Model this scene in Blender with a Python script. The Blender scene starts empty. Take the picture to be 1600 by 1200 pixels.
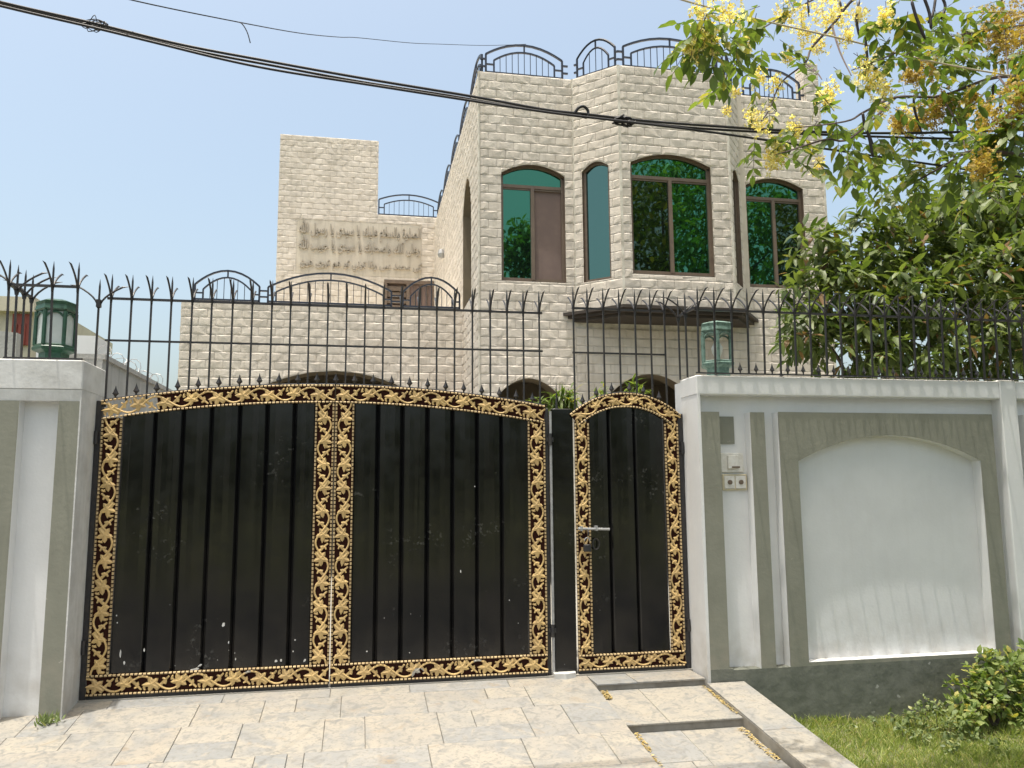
import bpy, math, random
from mathutils import Vector, Matrix
random.seed(7)
RND = random.Random(11)
sc = bpy.context.scene
COL = sc.collection

# ------------------------------------------------------------------ camera
F, PITCH, YAW, ROLL = 1250.0, 0.130003, -0.189728, -0.007734
CAM = Vector((0.0, -6.6, 1.5198))
fw = Vector((-math.sin(YAW)*math.cos(PITCH), math.cos(YAW)*math.cos(PITCH), math.sin(PITCH)))
rt0 = Vector((math.cos(YAW), math.sin(YAW), 0)); up0 = rt0.cross(fw)
rt = rt0*math.cos(ROLL) + up0*math.sin(ROLL); up = up0*math.cos(ROLL) - rt0*math.sin(ROLL)
cd = bpy.data.cameras.new('camera'); cam = bpy.data.objects.new('camera', cd); COL.objects.link(cam)
cd.sensor_width = 36; cd.lens = 36*F/1600; cd.clip_start = 0.05; cd.clip_end = 2000
cam.matrix_world = Matrix(((rt.x, up.x, -fw.x, CAM.x), (rt.y, up.y, -fw.y, CAM.y), (rt.z, up.z, -fw.z, CAM.z), (0, 0, 0, 1)))
sc.camera = cam

# ------------------------------------------------------------------ light
SUN = Vector((-0.118, -0.085, 1.0)).normalized()          # towards the sun, near noon
world = bpy.data.worlds.new('World'); sc.world = world; world.use_nodes = True
nt = world.node_tree; nt.nodes.clear()
wo = nt.nodes.new('ShaderNodeOutputWorld'); bg = nt.nodes.new('ShaderNodeBackground')
sky = nt.nodes.new('ShaderNodeTexSky'); sky.sky_type = 'NISHITA'; sky.sun_disc = False
sky.sun_elevation = math.asin(SUN.z); sky.sun_rotation = math.atan2(SUN.x, SUN.y)
sky.altitude = 200; sky.air_density = 1.0; sky.dust_density = 7.0; sky.ozone_density = 0.4
bg.inputs['Strength'].default_value = 0.15
tint = nt.nodes.new('ShaderNodeVectorMath'); tint.operation = 'MULTIPLY'; tint.inputs[1].default_value = (.985, .99, .875)   # dusty air: a little less violet
nt.links.new(sky.outputs[0], tint.inputs[0]); nt.links.new(tint.outputs[0], bg.inputs[0]); nt.links.new(bg.outputs[0], wo.inputs[0])
sd = bpy.data.lights.new('sun', 'SUN'); sd.energy = 2.3; sd.angle = math.radians(0.55); sd.color = (1, .955, .88)
so = bpy.data.objects.new('sun', sd); COL.objects.link(so)
so.rotation_euler = (-SUN).to_track_quat('-Z', 'Y').to_euler(); so.location = SUN*30
vs = sc.view_settings; vs.view_transform = 'Standard'; vs.look = 'None'; vs.gamma = 1; vs.use_curve_mapping = False
vs.exposure = 1.02

# ------------------------------------------------------------------ pixel -> place helpers (photograph is 1600 x 1200)
def ray(px, py): return fw + rt*((px-800)/F) - up*((py-600)/F)
def P(px, py, Y):
    d = ray(px, py); return CAM + d*((Y-CAM.y)/d.y)
def PXc(px, py, X):
    d = ray(px, py); return CAM + d*((X-CAM.x)/d.x)
RS = 0.12                                                    # slope of the ramp in front of the gate
def ramp_z(y): return RS*y - 0.004

# ------------------------------------------------------------------ materials
MATS = {}
def mat(name, col, rough=.7, metal=0., col2=None, nscale=4., nlo=.4, nhi=.65, isl=0., bump=0., bscale=60., streak=None, spec=.5, coat=0., stretch=None, patch=None, mud=0):
    m = bpy.data.materials.new(name); m.use_nodes = True; n = m.node_tree.nodes; l = m.node_tree.links
    b = n['Principled BSDF']; b.inputs['Roughness'].default_value = rough; b.inputs['Metallic'].default_value = metal
    b.inputs['Specular IOR Level'].default_value = spec; b.inputs['Coat Weight'].default_value = coat
    geo = n.new('ShaderNodeNewGeometry'); pos = geo.outputs['Position']
    if stretch:
        vm = n.new('ShaderNodeVectorMath'); vm.operation = 'MULTIPLY'; vm.inputs[1].default_value = stretch; l.new(pos, vm.inputs[0]); pos = vm.outputs[0]
    c = n.new('ShaderNodeRGB'); c.outputs[0].default_value = (*col, 1); out = c.outputs[0]
    if col2:
        t = n.new('ShaderNodeTexNoise'); t.inputs['Scale'].default_value = nscale; t.inputs['Detail'].default_value = 6; t.inputs['Roughness'].default_value = .62
        l.new(pos, t.inputs['Vector'])
        mr = n.new('ShaderNodeMapRange'); mr.inputs[1].default_value = nlo; mr.inputs[2].default_value = nhi; l.new(t.outputs[0], mr.inputs[0])
        mx = n.new('ShaderNodeMix'); mx.data_type = 'RGBA'; mx.inputs[7].default_value = (*col2, 1)
        l.new(mr.outputs[0], mx.inputs[0]); l.new(out, mx.inputs[6]); out = mx.outputs[2]
    if streak:                                               # vertical rain streaks and stains
        vm = n.new('ShaderNodeVectorMath'); vm.operation = 'MULTIPLY'; vm.inputs[1].default_value = (9, 9, .9); l.new(geo.outputs['Position'], vm.inputs[0])
        t = n.new('ShaderNodeTexNoise'); t.inputs['Scale'].default_value = 1.6; t.inputs['Detail'].default_value = 5; l.new(vm.outputs[0], t.inputs['Vector'])
        mr = n.new('ShaderNodeMapRange'); mr.inputs[1].default_value = .5; mr.inputs[2].default_value = .78; mr.inputs[4].default_value = streak[3]; l.new(t.outputs[0], mr.inputs[0])
        mx = n.new('ShaderNodeMix'); mx.data_type = 'RGBA'; mx.inputs[7].default_value = (*streak[:3], 1)
        l.new(mr.outputs[0], mx.inputs[0]); l.new(out, mx.inputs[6]); out = mx.outputs[2]
    if mud:                                                  # splashed dust along the foot of the wall
        sp = n.new('ShaderNodeSeparateXYZ'); l.new(geo.outputs['Position'], sp.inputs[0])
        t = n.new('ShaderNodeTexNoise'); t.inputs['Scale'].default_value = 7; t.inputs['Detail'].default_value = 6; l.new(geo.outputs['Position'], t.inputs['Vector'])
        m1 = n.new('ShaderNodeMapRange'); m1.inputs[1].default_value = .55; m1.inputs[2].default_value = -.15; m1.inputs[3].default_value = 0; m1.inputs[4].default_value = .6; l.new(sp.outputs[2], m1.inputs[0])
        m2 = n.new('ShaderNodeMapRange'); m2.inputs[1].default_value = .38; m2.inputs[2].default_value = .68; l.new(t.outputs[0], m2.inputs[0])
        mm = n.new('ShaderNodeMath'); mm.operation = 'MULTIPLY'; l.new(m1.outputs[0], mm.inputs[0]); l.new(m2.outputs[0], mm.inputs[1])
        mx = n.new('ShaderNodeMix'); mx.data_type = 'RGBA'; mx.inputs[7].default_value = (.34, .30, .24, 1)
        l.new(mm.outputs[0], mx.inputs[0]); l.new(out, mx.inputs[6]); out = mx.outputs[2]
    if patch:                                                # flaked paint showing the coat below
        t = n.new('ShaderNodeTexNoise'); t.inputs['Scale'].default_value = patch[3]; t.inputs['Detail'].default_value = 4; l.new(geo.outputs['Position'], t.inputs['Vector'])
        mr = n.new('ShaderNodeMapRange'); mr.inputs[1].default_value = patch[4]; mr.inputs[2].default_value = patch[4]+.015; l.new(t.outputs[0], mr.inputs[0])
        mx = n.new('ShaderNodeMix'); mx.data_type = 'RGBA'; mx.inputs[7].default_value = (*patch[:3], 1)
        l.new(mr.outputs[0], mx.inputs[0]); l.new(out, mx.inputs[6]); out = mx.outputs[2]
    if isl:
        oi = n.new('ShaderNodeObjectInfo'); ad = n.new('ShaderNodeMath'); ad.operation = 'ADD'
        l.new(geo.outputs['Random Per Island'], ad.inputs[0]); l.new(oi.outputs['Random'], ad.inputs[1])
        fr = n.new('ShaderNodeMath'); fr.operation = 'FRACT'; l.new(ad.outputs[0], fr.inputs[0])
        mr = n.new('ShaderNodeMapRange'); mr.inputs[3].default_value = 1-isl; mr.inputs[4].default_value = 1+isl; l.new(fr.outputs[0], mr.inputs[0])
        vm = n.new('ShaderNodeVectorMath'); vm.operation = 'SCALE'; l.new(out, vm.inputs[0]); l.new(mr.outputs[0], vm.inputs['Scale']); out = vm.outputs[0]
    l.new(out, b.inputs['Base Color'])
    if bump:
        t = n.new('ShaderNodeTexNoise'); t.inputs['Scale'].default_value = bscale; t.inputs['Detail'].default_value = 5; l.new(geo.outputs['Position'], t.inputs['Vector'])
        bp = n.new('ShaderNodeBump'); bp.inputs['Strength'].default_value = bump; bp.inputs['Distance'].default_value = .02
        l.new(t.outputs[0], bp.inputs['Height']); l.new(bp.outputs[0], b.inputs['Normal'])
    MATS[name] = m; return m
mat('stone', (.665, .60, .525), .85, col2=(.595, .53, .455), nscale=3, isl=.07, bump=.22, bscale=30, streak=(.36, .315, .25, .38))
mat('mortar', (.72, .675, .59), .9, col2=(.44, .40, .33), nscale=5)
mat('plaster_beige', (.62, .56, .47), .9, col2=(.55, .49, .405), nscale=3, bump=.15, bscale=50, streak=(.33, .285, .22, .4))
mat('letters', (.36, .32, .265), .85, col2=(.44, .39, .325), nscale=8)
mat('white_paint', (.71, .71, .705), .75, col2=(.66, .66, .655), nscale=2.2, bump=.06, bscale=45, streak=(.62, .61, .595, .3), mud=1)
mat('white_old', (.60, .60, .585), .8, col2=(.48, .475, .455), nscale=5, bump=.12, bscale=30, streak=(.7, .7, .69, .7), mud=1)
mat('olive_paint', (.225, .225, .18), .75, col2=(.195, .195, .155), nscale=3, bump=.1, bscale=30, streak=(.27, .265, .21, .4), patch=(.33, .32, .27, 16., .735), mud=1)
mat('plinth_paint', (.155, .16, .132), .7, col2=(.12, .126, .102), nscale=6, bump=.45, bscale=9, streak=(.2, .2, .17, .4), patch=(.33, .33, .30, 7., .68))
mat('grey_wall', (.42, .415, .40), .85, col2=(.34, .335, .32), nscale=2, bump=.3, bscale=30, streak=(.55, .54, .52, .7))
mat('gold', (.60, .415, .17), .55, .1, col2=(.48, .33, .15), nscale=5, nlo=.35, nhi=.7, bump=.1, isl=.14, patch=(.40, .37, .31, 3.3, .69))
mat('gold_edge', (.52, .39, .21), .6, .1, col2=(.40, .28, .14), nscale=7, isl=.15)
mat('groove', (.004, .004, .0045), .9, spec=.1)
mat('fret_back', (.030, .010, .007), .9, spec=.1)
mat('iron', (.018, .018, .021), .42, .0, col2=(.035, .03, .028), nscale=15, spec=.5)
mat('rail_iron', (.02, .026, .045), .4, spec=.5)
mat('silver', (.42, .42, .42), .45, .4, col2=(.3, .3, .3), nscale=20)
mat('brown_frame', (.17, .125, .09), .45, col2=(.14, .10, .075), nscale=8)
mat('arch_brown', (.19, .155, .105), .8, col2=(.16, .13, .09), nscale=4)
mat('canopy', (.05, .038, .03), .75, col2=(.04, .031, .026), nscale=5)
mat('curtain', (.215, .155, .135), .9, col2=(.18, .13, .115), nscale=3)
mat('lantern_green', (.018, .062, .036), .4, col2=(.03, .095, .058), nscale=30)
mat('lantern_old', (.155, .25, .21), .6, col2=(.07, .125, .10), nscale=26)
mat('frosted', (.62, .66, .64), .3, col2=(.5, .55, .53), nscale=6)
mat('bulb', (.78, .78, .72), .3)
mat('cable', (.014, .013, .016), .5)
mat('rope', (.55, .47, .33), .9)
mat('plastic_white', (.72, .70, .66), .45, col2=(.62, .59, .53), nscale=30)
mat('plastic_cream', (.62, .55, .38), .45, col2=(.52, .45, .3), nscale=25)
mat('button', (.14, .10, .07), .5)
mat('bark', (.13, .105, .08), .9, col2=(.08, .065, .05), nscale=12, bump=.6, bscale=30)
mat('twig', (.085, .06, .055), .85)
mat('pod', (.022, .014, .014), .55)
mat('asphalt', (.09, .088, .085), .9, col2=(.07, .068, .066), nscale=20, bump=.5, bscale=120)
mat('soil', (.15, .14, .07), .95, col2=(.10, .14, .04), nscale=6, bump=.6, bscale=30)
mat('drive', (.30, .285, .25), .85, col2=(.25, .235, .21), nscale=3)
mat('cream_house', (.55, .51, .40), .85, col2=(.48, .44, .35), nscale=2, streak=(.4, .36, .28, .5))
mat('red_window', (.22, .045, .03), .6)
mat('grout', (.30, .28, .24), .95, col2=(.20, .18, .15), nscale=5)
mat('dry_leaf', (.45, .34, .13), .9, isl=.35)

def leafmat(name, c1, c2, c3, p3=.08, rough=.42, trans=.3):
    m = bpy.data.materials.new(name); m.use_nodes = True; n = m.node_tree.nodes; l = m.node_tree.links
    b = n['Principled BSDF']; b.inputs['Roughness'].default_value = rough
    geo = n.new('ShaderNodeNewGeometry'); oi = n.new('ShaderNodeObjectInfo'); ad = n.new('ShaderNodeMath'); ad.operation = 'ADD'
    l.new(geo.outputs['Random Per Island'], ad.inputs[0]); l.new(oi.outputs['Random'], ad.inputs[1])
    fr = n.new('ShaderNodeMath'); fr.operation = 'FRACT'; l.new(ad.outputs[0], fr.inputs[0])
    cr = n.new('ShaderNodeValToRGB'); e = cr.color_ramp.elements
    e[0].position = 0; e[0].color = (*c1, 1); e[1].position = 1-p3; e[1].color = (*c2, 1)
    x = e.new(1-p3+.004); x.color = (*c3, 1)
    l.new(fr.outputs[0], cr.inputs[0]); l.new(cr.outputs[0], b.inputs['Base Color'])
    tr = n.new('ShaderNodeBsdfTranslucent'); sc_ = n.new('ShaderNodeVectorMath'); sc_.operation = 'MULTIPLY'; sc_.inputs[1].default_value = (1.5, 1.6, .7)
    l.new(cr.outputs[0], sc_.inputs[0]); l.new(sc_.outputs[0], tr.inputs['Color'])
    mx = n.new('ShaderNodeMixShader'); mx.inputs[0].default_value = trans
    l.new(b.outputs[0], mx.inputs[1]); l.new(tr.outputs[0], mx.inputs[2]); l.new(mx.outputs[0], n['Material Output'].inputs[0])
    MATS[name] = m
leafmat('leaf_dark', (.05, .085, .018), (.16, .20, .055), (.22, .13, .06), .05, .5, .32)
leafmat('leaf_cassia', (.07, .115, .025), (.17, .22, .05), (.30, .27, .06), .08, .45, .4)
leafmat('petal', (.68, .53, .20), (.80, .74, .48), (.55, .38, .08), .12, .6, .45)
leafmat('petal_dense', (.36, .23, .04), (.56, .42, .13), (.28, .17, .03), .2, .6, .35)
leafmat('leaf_bush', (.085, .145, .03), (.27, .32, .09), (.42, .37, .10), .15, .55, .35)
leafmat('leaf_weed', (.10, .14, .045), (.22, .27, .10), (.33, .33, .12), .1, .5, .3)
leafmat('grass_blade', (.17, .23, .05), (.38, .42, .14), (.50, .45, .20), .14, .6, .4)

def glassmat(name, tint, body, w=.82):
    m = bpy.data.materials.new(name); m.use_nodes = True; n = m.node_tree.nodes; l = m.node_tree.links
    b = n['Principled BSDF']; b.inputs['Base Color'].default_value = (*body, 1); b.inputs['Roughness'].default_value = .25
    g = n.new('ShaderNodeBsdfGlossy'); g.inputs['Color'].default_value = (*tint, 1); g.inputs['Roughness'].default_value = .015
    t = n.new('ShaderNodeTexNoise'); t.inputs['Scale'].default_value = 2.2; geo = n.new('ShaderNodeNewGeometry'); l.new(geo.outputs['Position'], t.inputs['Vector'])
    bp = n.new('ShaderNodeBump'); bp.inputs['Strength'].default_value = .035; l.new(t.outputs[0], bp.inputs['Height']); l.new(bp.outputs[0], g.inputs['Normal'])
    mx = n.new('ShaderNodeMixShader'); mx.inputs[0].default_value = w
    l.new(b.outputs[0], mx.inputs[1]); l.new(g.outputs[0], mx.inputs[2]); l.new(mx.outputs[0], n['Material Output'].inputs[0])
    MATS[name] = m
glassmat('green_glass', (.07, .225, .14), (.010, .035, .022), .86)
glassmat('dark_glass', (.075, .115, .088), (.010, .02, .016), .86)
glassmat('grey_glass', (.105, .205, .175), (.02, .04, .04), .86)  # same green glass, hazy sky reflection put into the tint for bay sides

def sheetmat():                                              # black painted sheet steel: dull gloss, dust, scuffs, specks of white paint
    m = bpy.data.materials.new('gate_sheet'); m.use_nodes = True; n = m.node_tree.nodes; l = m.node_tree.links
    b = n['Principled BSDF']; b.inputs['Specular IOR Level'].default_value = .5; geo = n.new('ShaderNodeNewGeometry'); pos = geo.outputs['Position']
    def noise(s, d, v=pos):
        t = n.new('ShaderNodeTexNoise'); t.inputs['Scale'].default_value = s; t.inputs['Detail'].default_value = d; l.new(v, t.inputs['Vector']); return t.outputs[0]
    def rng(x, a, c, o0=0., o1=1.):
        r = n.new('ShaderNodeMapRange'); r.inputs[1].default_value = a; r.inputs[2].default_value = c; r.inputs[3].default_value = o0; r.inputs[4].default_value = o1; l.new(x, r.inputs[0]); return r.outputs[0]
    def mul(a, c):
        r = n.new('ShaderNodeMath'); r.operation = 'MULTIPLY'; l.new(a, r.inputs[0]); l.new(c, r.inputs[1]); return r.outputs[0]
    def mix(f, a, c):
        x = n.new('ShaderNodeMix'); x.data_type = 'RGBA'; l.new(f, x.inputs[0]); l.new(a, x.inputs[6]); x.inputs[7].default_value = (*c, 1); return x.outputs[2]
    c0 = n.new('ShaderNodeRGB'); c0.outputs[0].default_value = (.0035, .0037, .0045, 1)
    sp = n.new('ShaderNodeSeparateXYZ'); l.new(pos, sp.inputs[0])
    low = rng(sp.outputs[2], 0.1, 1.5, 1., .12)              # road dust splashed on the lower sheets
    col = mix(mul(low, rng(noise(3., 5), .35, .8)), c0.outputs[0], (.022, .019, .016))
    scuff = mul(rng(noise(2.3, 2), .56, .66), rng(noise(34, 6), .58, .70))
    col = mix(scuff, col, (.05, .05, .048))
    vo = n.new('ShaderNodeTexVoronoi'); vo.inputs['Scale'].default_value = 17
    vm = n.new('ShaderNodeVectorMath'); vm.operation = 'MULTIPLY'; vm.inputs[1].default_value = (1.5, 1, .75); l.new(pos, vm.inputs[0]); l.new(vm.outputs[0], vo.inputs['Vector'])
    spk = mul(mul(rng(vo.outputs[0], .075, .055, 0., 1.), rng(noise(5.5, 1), .57, .60)), rng(sp.outputs[2], .75, .35, 0., 1.))
    col = mix(spk, col, (.55, .55, .53))
    l.new(col, b.inputs['Base Color'])
    l.new(rng(noise(7, 5), .3, .75, .10, .24), b.inputs['Roughness'])
    bp = n.new('ShaderNodeBump'); bp.inputs['Strength'].default_value = .05; bp.inputs['Distance'].default_value = .05; l.new(noise(3.2, 2), bp.inputs['Height']); l.new(bp.outputs[0], b.inputs['Normal'])
    MATS['gate_sheet'] = m
sheetmat()

def slabmat():                                               # mixed marble offcuts: cream to blue grey, veined
    m = bpy.data.materials.new('slab'); m.use_nodes = True; n = m.node_tree.nodes; l = m.node_tree.links
    b = n['Principled BSDF']; b.inputs['Roughness'].default_value = .62
    geo = n.new('ShaderNodeNewGeometry'); oi = n.new('ShaderNodeObjectInfo')
    vm = n.new('ShaderNodeVectorMath'); vm.operation = 'MULTIPLY_ADD'; vm.inputs[1].default_value = (30, 30, 30); l.new(oi.outputs['Random'], vm.inputs[0]); l.new(geo.outputs['Position'], vm.inputs[2])
    cr = n.new('ShaderNodeValToRGB'); e = cr.color_ramp.elements
    e[0].position = 0; e[0].color = (0.305, 0.280, 0.234, 1); e[1].position = 1; e[1].color = (0.219, 0.224, 0.222, 1)
    for p, c in ((.3, (0.318, 0.295, 0.254)), (.55, (0.297, 0.265, 0.217)), (.75, (0.280, 0.269, 0.248)), (.9, (0.245, 0.245, 0.238))):
        x = e.new(p); x.color = (*c, 1)
    l.new(oi.outputs['Random'], cr.inputs[0])
    def lay(prev, scale, lo, hi, c, dist=1.2):
        t = n.new('ShaderNodeTexNoise'); t.inputs['Scale'].default_value = scale; t.inputs['Detail'].default_value = 7; t.inputs['Distortion'].default_value = dist; l.new(vm.outputs[0], t.inputs['Vector'])
        r = n.new('ShaderNodeMapRange'); r.inputs[1].default_value = lo; r.inputs[2].default_value = hi; l.new(t.outputs[0], r.inputs[0])
        x = n.new('ShaderNodeMix'); x.data_type = 'RGBA'; l.new(r.outputs[0], x.inputs[0]); l.new(prev, x.inputs[6]); x.inputs[7].default_value = (*c, 1); return x.outputs[2]
    col = lay(cr.outputs[0], 2.2, .42, .70, (0.219, 0.222, 0.219)); col = lay(col, 5, .5, .75, (0.331, 0.301, 0.249), 2.); col = lay(col, 2.3, .62, .76, (0.249, 0.202, 0.146), 2.6); col = lay(col, 12, .50, .70, (.185, .183, .174), 1.4); col = lay(col, 46, .54, .74, (0.181, 0.172, 0.155), .3)
    l.new(col, b.inputs['Base Color'])
    t = n.new('ShaderNodeTexNoise'); t.inputs['Scale'].default_value = 25; t.inputs['Detail'].default_value = 5; l.new(vm.outputs[0], t.inputs['Vector'])
    bp = n.new('ShaderNodeBump'); bp.inputs['Strength'].default_value = .2; bp.inputs['Distance'].default_value = .01; l.new(t.outputs[0], bp.inputs['Height']); l.new(bp.outputs[0], b.inputs['Normal'])
    MATS['slab'] = m
slabmat()

# ------------------------------------------------------------------ mesh helpers
class MB:
    def __init__(s): s.v = []; s.f = []
    def add(s, vs, fs):
        o = len(s.v); s.v += [tuple(x) for x in vs]; s.f += [tuple(i+o for i in f) for f in fs]; return s
    def box(s, x0, x1, y0, y1, z0, z1):
        return s.add([(x0,y0,z0),(x1,y0,z0),(x1,y1,z0),(x0,y1,z0),(x0,y0,z1),(x1,y0,z1),(x1,y1,z1),(x0,y1,z1)],
                     [(0,3,2,1),(4,5,6,7),(0,1,5,4),(1,2,6,5),(2,3,7,6),(3,0,4,7)])
    def bbox(s, x0, x1, y0, y1, z0, z1, c=.006):             # box with chamfered front and top edges
        x = (x0, x0+c, x1-c, x1); z = (z0, z0+c, z1-c, z1)
        pr = [(x0,y0+c),(x0+c,y0),(x1-c,y0),(x1,y0+c),(x1,y1-c),(x1-c,y1),(x0+c,y1),(x0,y1-c)]
        pi = [(a+(c if a < (x0+x1)/2 else -c)*.0, b) for a, b in pr]
        vs = []; 
        for zz, ins in ((z0+c, 0), (z1-c, 0)):
            vs += [(a, b, zz) for a, b in pr]
        cx, cy = (x0+x1)/2, (y0+y1)/2
        def inset(a, b): return (a + (c if a < cx else -c), b + (c if b < cy else -c))
        vs += [(*inset(a, b), z0) for a, b in pr]; vs += [(*inset(a, b), z1) for a, b in pr]
        fs = []
        for i in range(8):
            j = (i+1) % 8
            fs += [(i, j, 8+j, 8+i), (16+i, 16+j, j, i), (8+i, 8+j, 24+j, 24+i)]
        fs += [tuple(range(24, 32)), tuple(range(23, 15, -1))]
        return s.add(vs, fs)
    def prism(s, pts, y0, y1):                               # polygon in x,z extruded along y (counterclockwise seen from -y)
        n = len(pts)
        vs = [(x, y0, z) for x, z in pts] + [(x, y1, z) for x, z in pts]
        fs = [tuple(range(n)), tuple(range(2*n-1, n-1, -1))] + [((i+1) % n, i, n+i, n+(i+1) % n) for i in range(n)]
        return s.add(vs, fs)
    def hprism(s, pts, z0, z1):                              # polygon in x,y extruded along z
        n = len(pts)
        vs = [(x, y, z0) for x, y in pts] + [(x, y, z1) for x, y in pts]
        fs = [tuple(range(n-1, -1, -1)), tuple(range(n, 2*n))] + [(i, (i+1) % n, n+(i+1) % n, n+i) for i in range(n)]
        return s.add(vs, fs)
    def tube(s, pts, r, n=6, closed=False, cap=True, rot=0.):
        pts = [Vector(p) for p in pts]; N = len(pts); rs = r if isinstance(r, (list, tuple)) else [r]*N
        vs = []; prev = None
        for i, p in enumerate(pts):
            a = pts[max(i-1, 0)]; b = pts[min(i+1, N-1)]; t = (b-a)
            t = t.normalized() if t.length > 1e-9 else Vector((0, 0, 1))
            if prev is None:
                h = Vector((0, 1, 0)) if abs(t.y) < .9 else Vector((1, 0, 0)); u = t.cross(h).normalized()
            else:
                u = (prev - t*prev.dot(t)); u = u.normalized() if u.length > 1e-6 else t.orthogonal().normalized()
            prev = u; w = t.cross(u)
            for k in range(n):
                an = 2*math.pi*k/n + rot; vs.append(p + (u*math.cos(an) + w*math.sin(an))*rs[i])
        fs = []
        for i in range(N-1):
            for k in range(n):
                fs.append((i*n+k, i*n+(k+1) % n, (i+1)*n+(k+1) % n, (i+1)*n+k))
        if cap: fs += [tuple(range(n-1, -1, -1)), tuple(range((N-1)*n, N*n))]
        return s.add(vs, fs)
    def bar(s, a, b, w=.012): return s.tube([a, b], w*.7071, 4, rot=math.pi/4)
    def lathe(s, prof, c, n=16):
        vs = []; 
        for r_, z in prof:
            for k in range(n):
                an = 2*math.pi*k/n; vs.append((c[0]+r_*math.cos(an), c[1]+r_*math.sin(an), c[2]+z))
        fs = []
        for i in range(len(prof)-1):
            for k in range(n): fs.append((i*n+k, i*n+(k+1) % n, (i+1)*n+(k+1) % n, (i+1)*n+k))
        fs += [tuple(range(n-1, -1, -1)), tuple(range((len(prof)-1)*n, len(prof)*n))]
        return s.add(vs, fs)

WL = {}                                                      # world location of every object's origin
def mesh(name, mb, m, off=Vector((0, 0, 0)), smooth=False):
    me = bpy.data.meshes.new(name)
    me.from_pydata([(x-off.x, y-off.y, z-off.z) for x, y, z in mb.v], [], mb.f); me.update()
    me.materials.append(MATS[m])
    if smooth:
        me.polygons.foreach_set('use_smooth', [True]*len(me.polygons))
    return me
def obj(name, mb, m, parent=None, smooth=False, label=None, kind=None):
    if parent is None:
        xs = [v[0] for v in mb.v]; ys = [v[1] for v in mb.v]; zs = [v[2] for v in mb.v]
        off = Vector(((min(xs)+max(xs))/2, (min(ys)+max(ys))/2, min(zs)))
    else: off = WL[parent]
    o = bpy.data.objects.new(name, mesh(name, mb, m, off, smooth)); COL.objects.link(o)
    if parent is None: o.location = off
    else: o.parent = parent
    WL[o] = off.copy()
    if label: o['label'] = label
    if kind: o['kind'] = kind
    return o
def inst(name, me, parent, loc, rot=None, scale=None):       # another object on shared mesh data, placed in the world
    o = bpy.data.objects.new(name, me); COL.objects.link(o)
    if parent is not None: o.parent = parent; o.location = Vector(loc) - WL[parent]
    else: o.location = loc
    if rot is not None: o.rotation_euler = rot
    if scale is not None: o.scale = scale
    WL[o] = Vector(loc); return o
def tag(o, label, cat=None, group=None, kind=None):
    o['label'] = label
    if cat: o['category'] = cat
    if group: o['group'] = group
    if kind: o['kind'] = kind
    return o
def thing(name, loc, label, cat, group=None):
    o = bpy.data.objects.new(name, None); o.empty_display_size = .2; COL.objects.link(o); o.location = loc; WL[o] = Vector(loc)
    return tag(o, label, cat, group)

# ------------------------------------------------------------------ ground
YW = -0.32                                                   # street face of the boundary walls
g = MB(); g.add([(-400, -400, -.62), (400, -400, -.62), (400, 600, -.62), (-400, 600, -.62)], [(0, 1, 2, 3)])
obj('ground', g, 'soil', kind='structure')
g = MB(); g.add([(-60, -11, -.46), (60, -11, -.46), (60, -3.0, -.46), (-60, -3.0, -.46)], [(0, 1, 2, 3)])
obj('road', g, 'asphalt', kind='structure')
def verge_z(x, y): return -.40 - .02*(y+.3) * -1 + .012*math.sin(3*x+1)*math.sin(2.3*y) - .03*max(0, -y-.3)*.2
g = MB(); NX, NY = 40, 24; x0, x1, y0, y1 = 3.08, 9., -3.0, -.1
g.add([(x0+(x1-x0)*i/NX, y0+(y1-y0)*j/NY, verge_z(x0+(x1-x0)*i/NX, y0+(y1-y0)*j/NY)) for j in range(NY+1) for i in range(NX+1)],
      [(j*(NX+1)+i, j*(NX+1)+i+1, (j+1)*(NX+1)+i+1, (j+1)*(NX+1)+i) for j in range(NY) for i in range(NX)])
obj('verge', g, 'soil', kind='structure', smooth=True)
g = MB(); g.box(-2.0, 8.2, .08, 14, -.3, -.02); obj('driveway', g, 'drive', kind='structure')

# the paved ramp: grout bed with marble slabs laid on it
X_ST0, X_ST1, X_KERB = 1.87, 2.775, 3.10                     # stepped path in front of the small gate, and its kerb
YEND = -3.0
g = MB()
def ramp_block(mb, x0, x1, y0, y1, dz, zb=-.7):
    mb.add([(x0,y0,zb),(x1,y0,zb),(x1,y1,zb),(x0,y1,zb),(x0,y0,ramp_z(y0)+dz),(x1,y0,ramp_z(y0)+dz),(x1,y1,ramp_z(y1)+dz),(x0,y1,ramp_z(y1)+dz)],
           [(0,3,2,1),(4,5,6,7),(0,1,5,4),(1,2,6,5),(2,3,7,6),(3,0,4,7)])
ramp_block(g, -7, X_ST0, YEND, -.02, -.012); ramp_block(g, X_ST1, X_KERB-.004, YEND, -.335, -.012); g.box(X_ST0, X_ST1, YEND, -.02, -.7, -.32)
ramp = obj('ramp', g, 'grout', kind='structure')
def slab(x0, x1, y0, y1, zf, th=.014, parent=ramp, gap=.0016):
    x0 += gap; x1 -= gap; y0 += gap; y1 -= gap; c = .003; j = RND.uniform(-.0015, .0015)
    m_ = MB(); pr = [(x0, y0), (x1, y0), (x1, y1), (x0, y1)]; pi = [(x0+c, y0+c), (x1-c, y0+c), (x1-c, y1-c), (x0+c, y1-c)]
    vs = [(x, y, zf(y)-th) for x, y in pr] + [(x, y, zf(y)+j-c) for x, y in pr] + [(x, y, zf(y)+j) for x, y in pi]
    m_.add(vs, [(0,1,5,4),(1,2,6,5),(2,3,7,6),(3,0,4,7),(4,5,9,8),(5,6,10,9),(6,7,11,10),(7,4,8,11),(8,9,10,11)])
    return obj('paving_slab', m_, 'slab', parent)
def rz(y): return ramp_z(y) + .004
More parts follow.
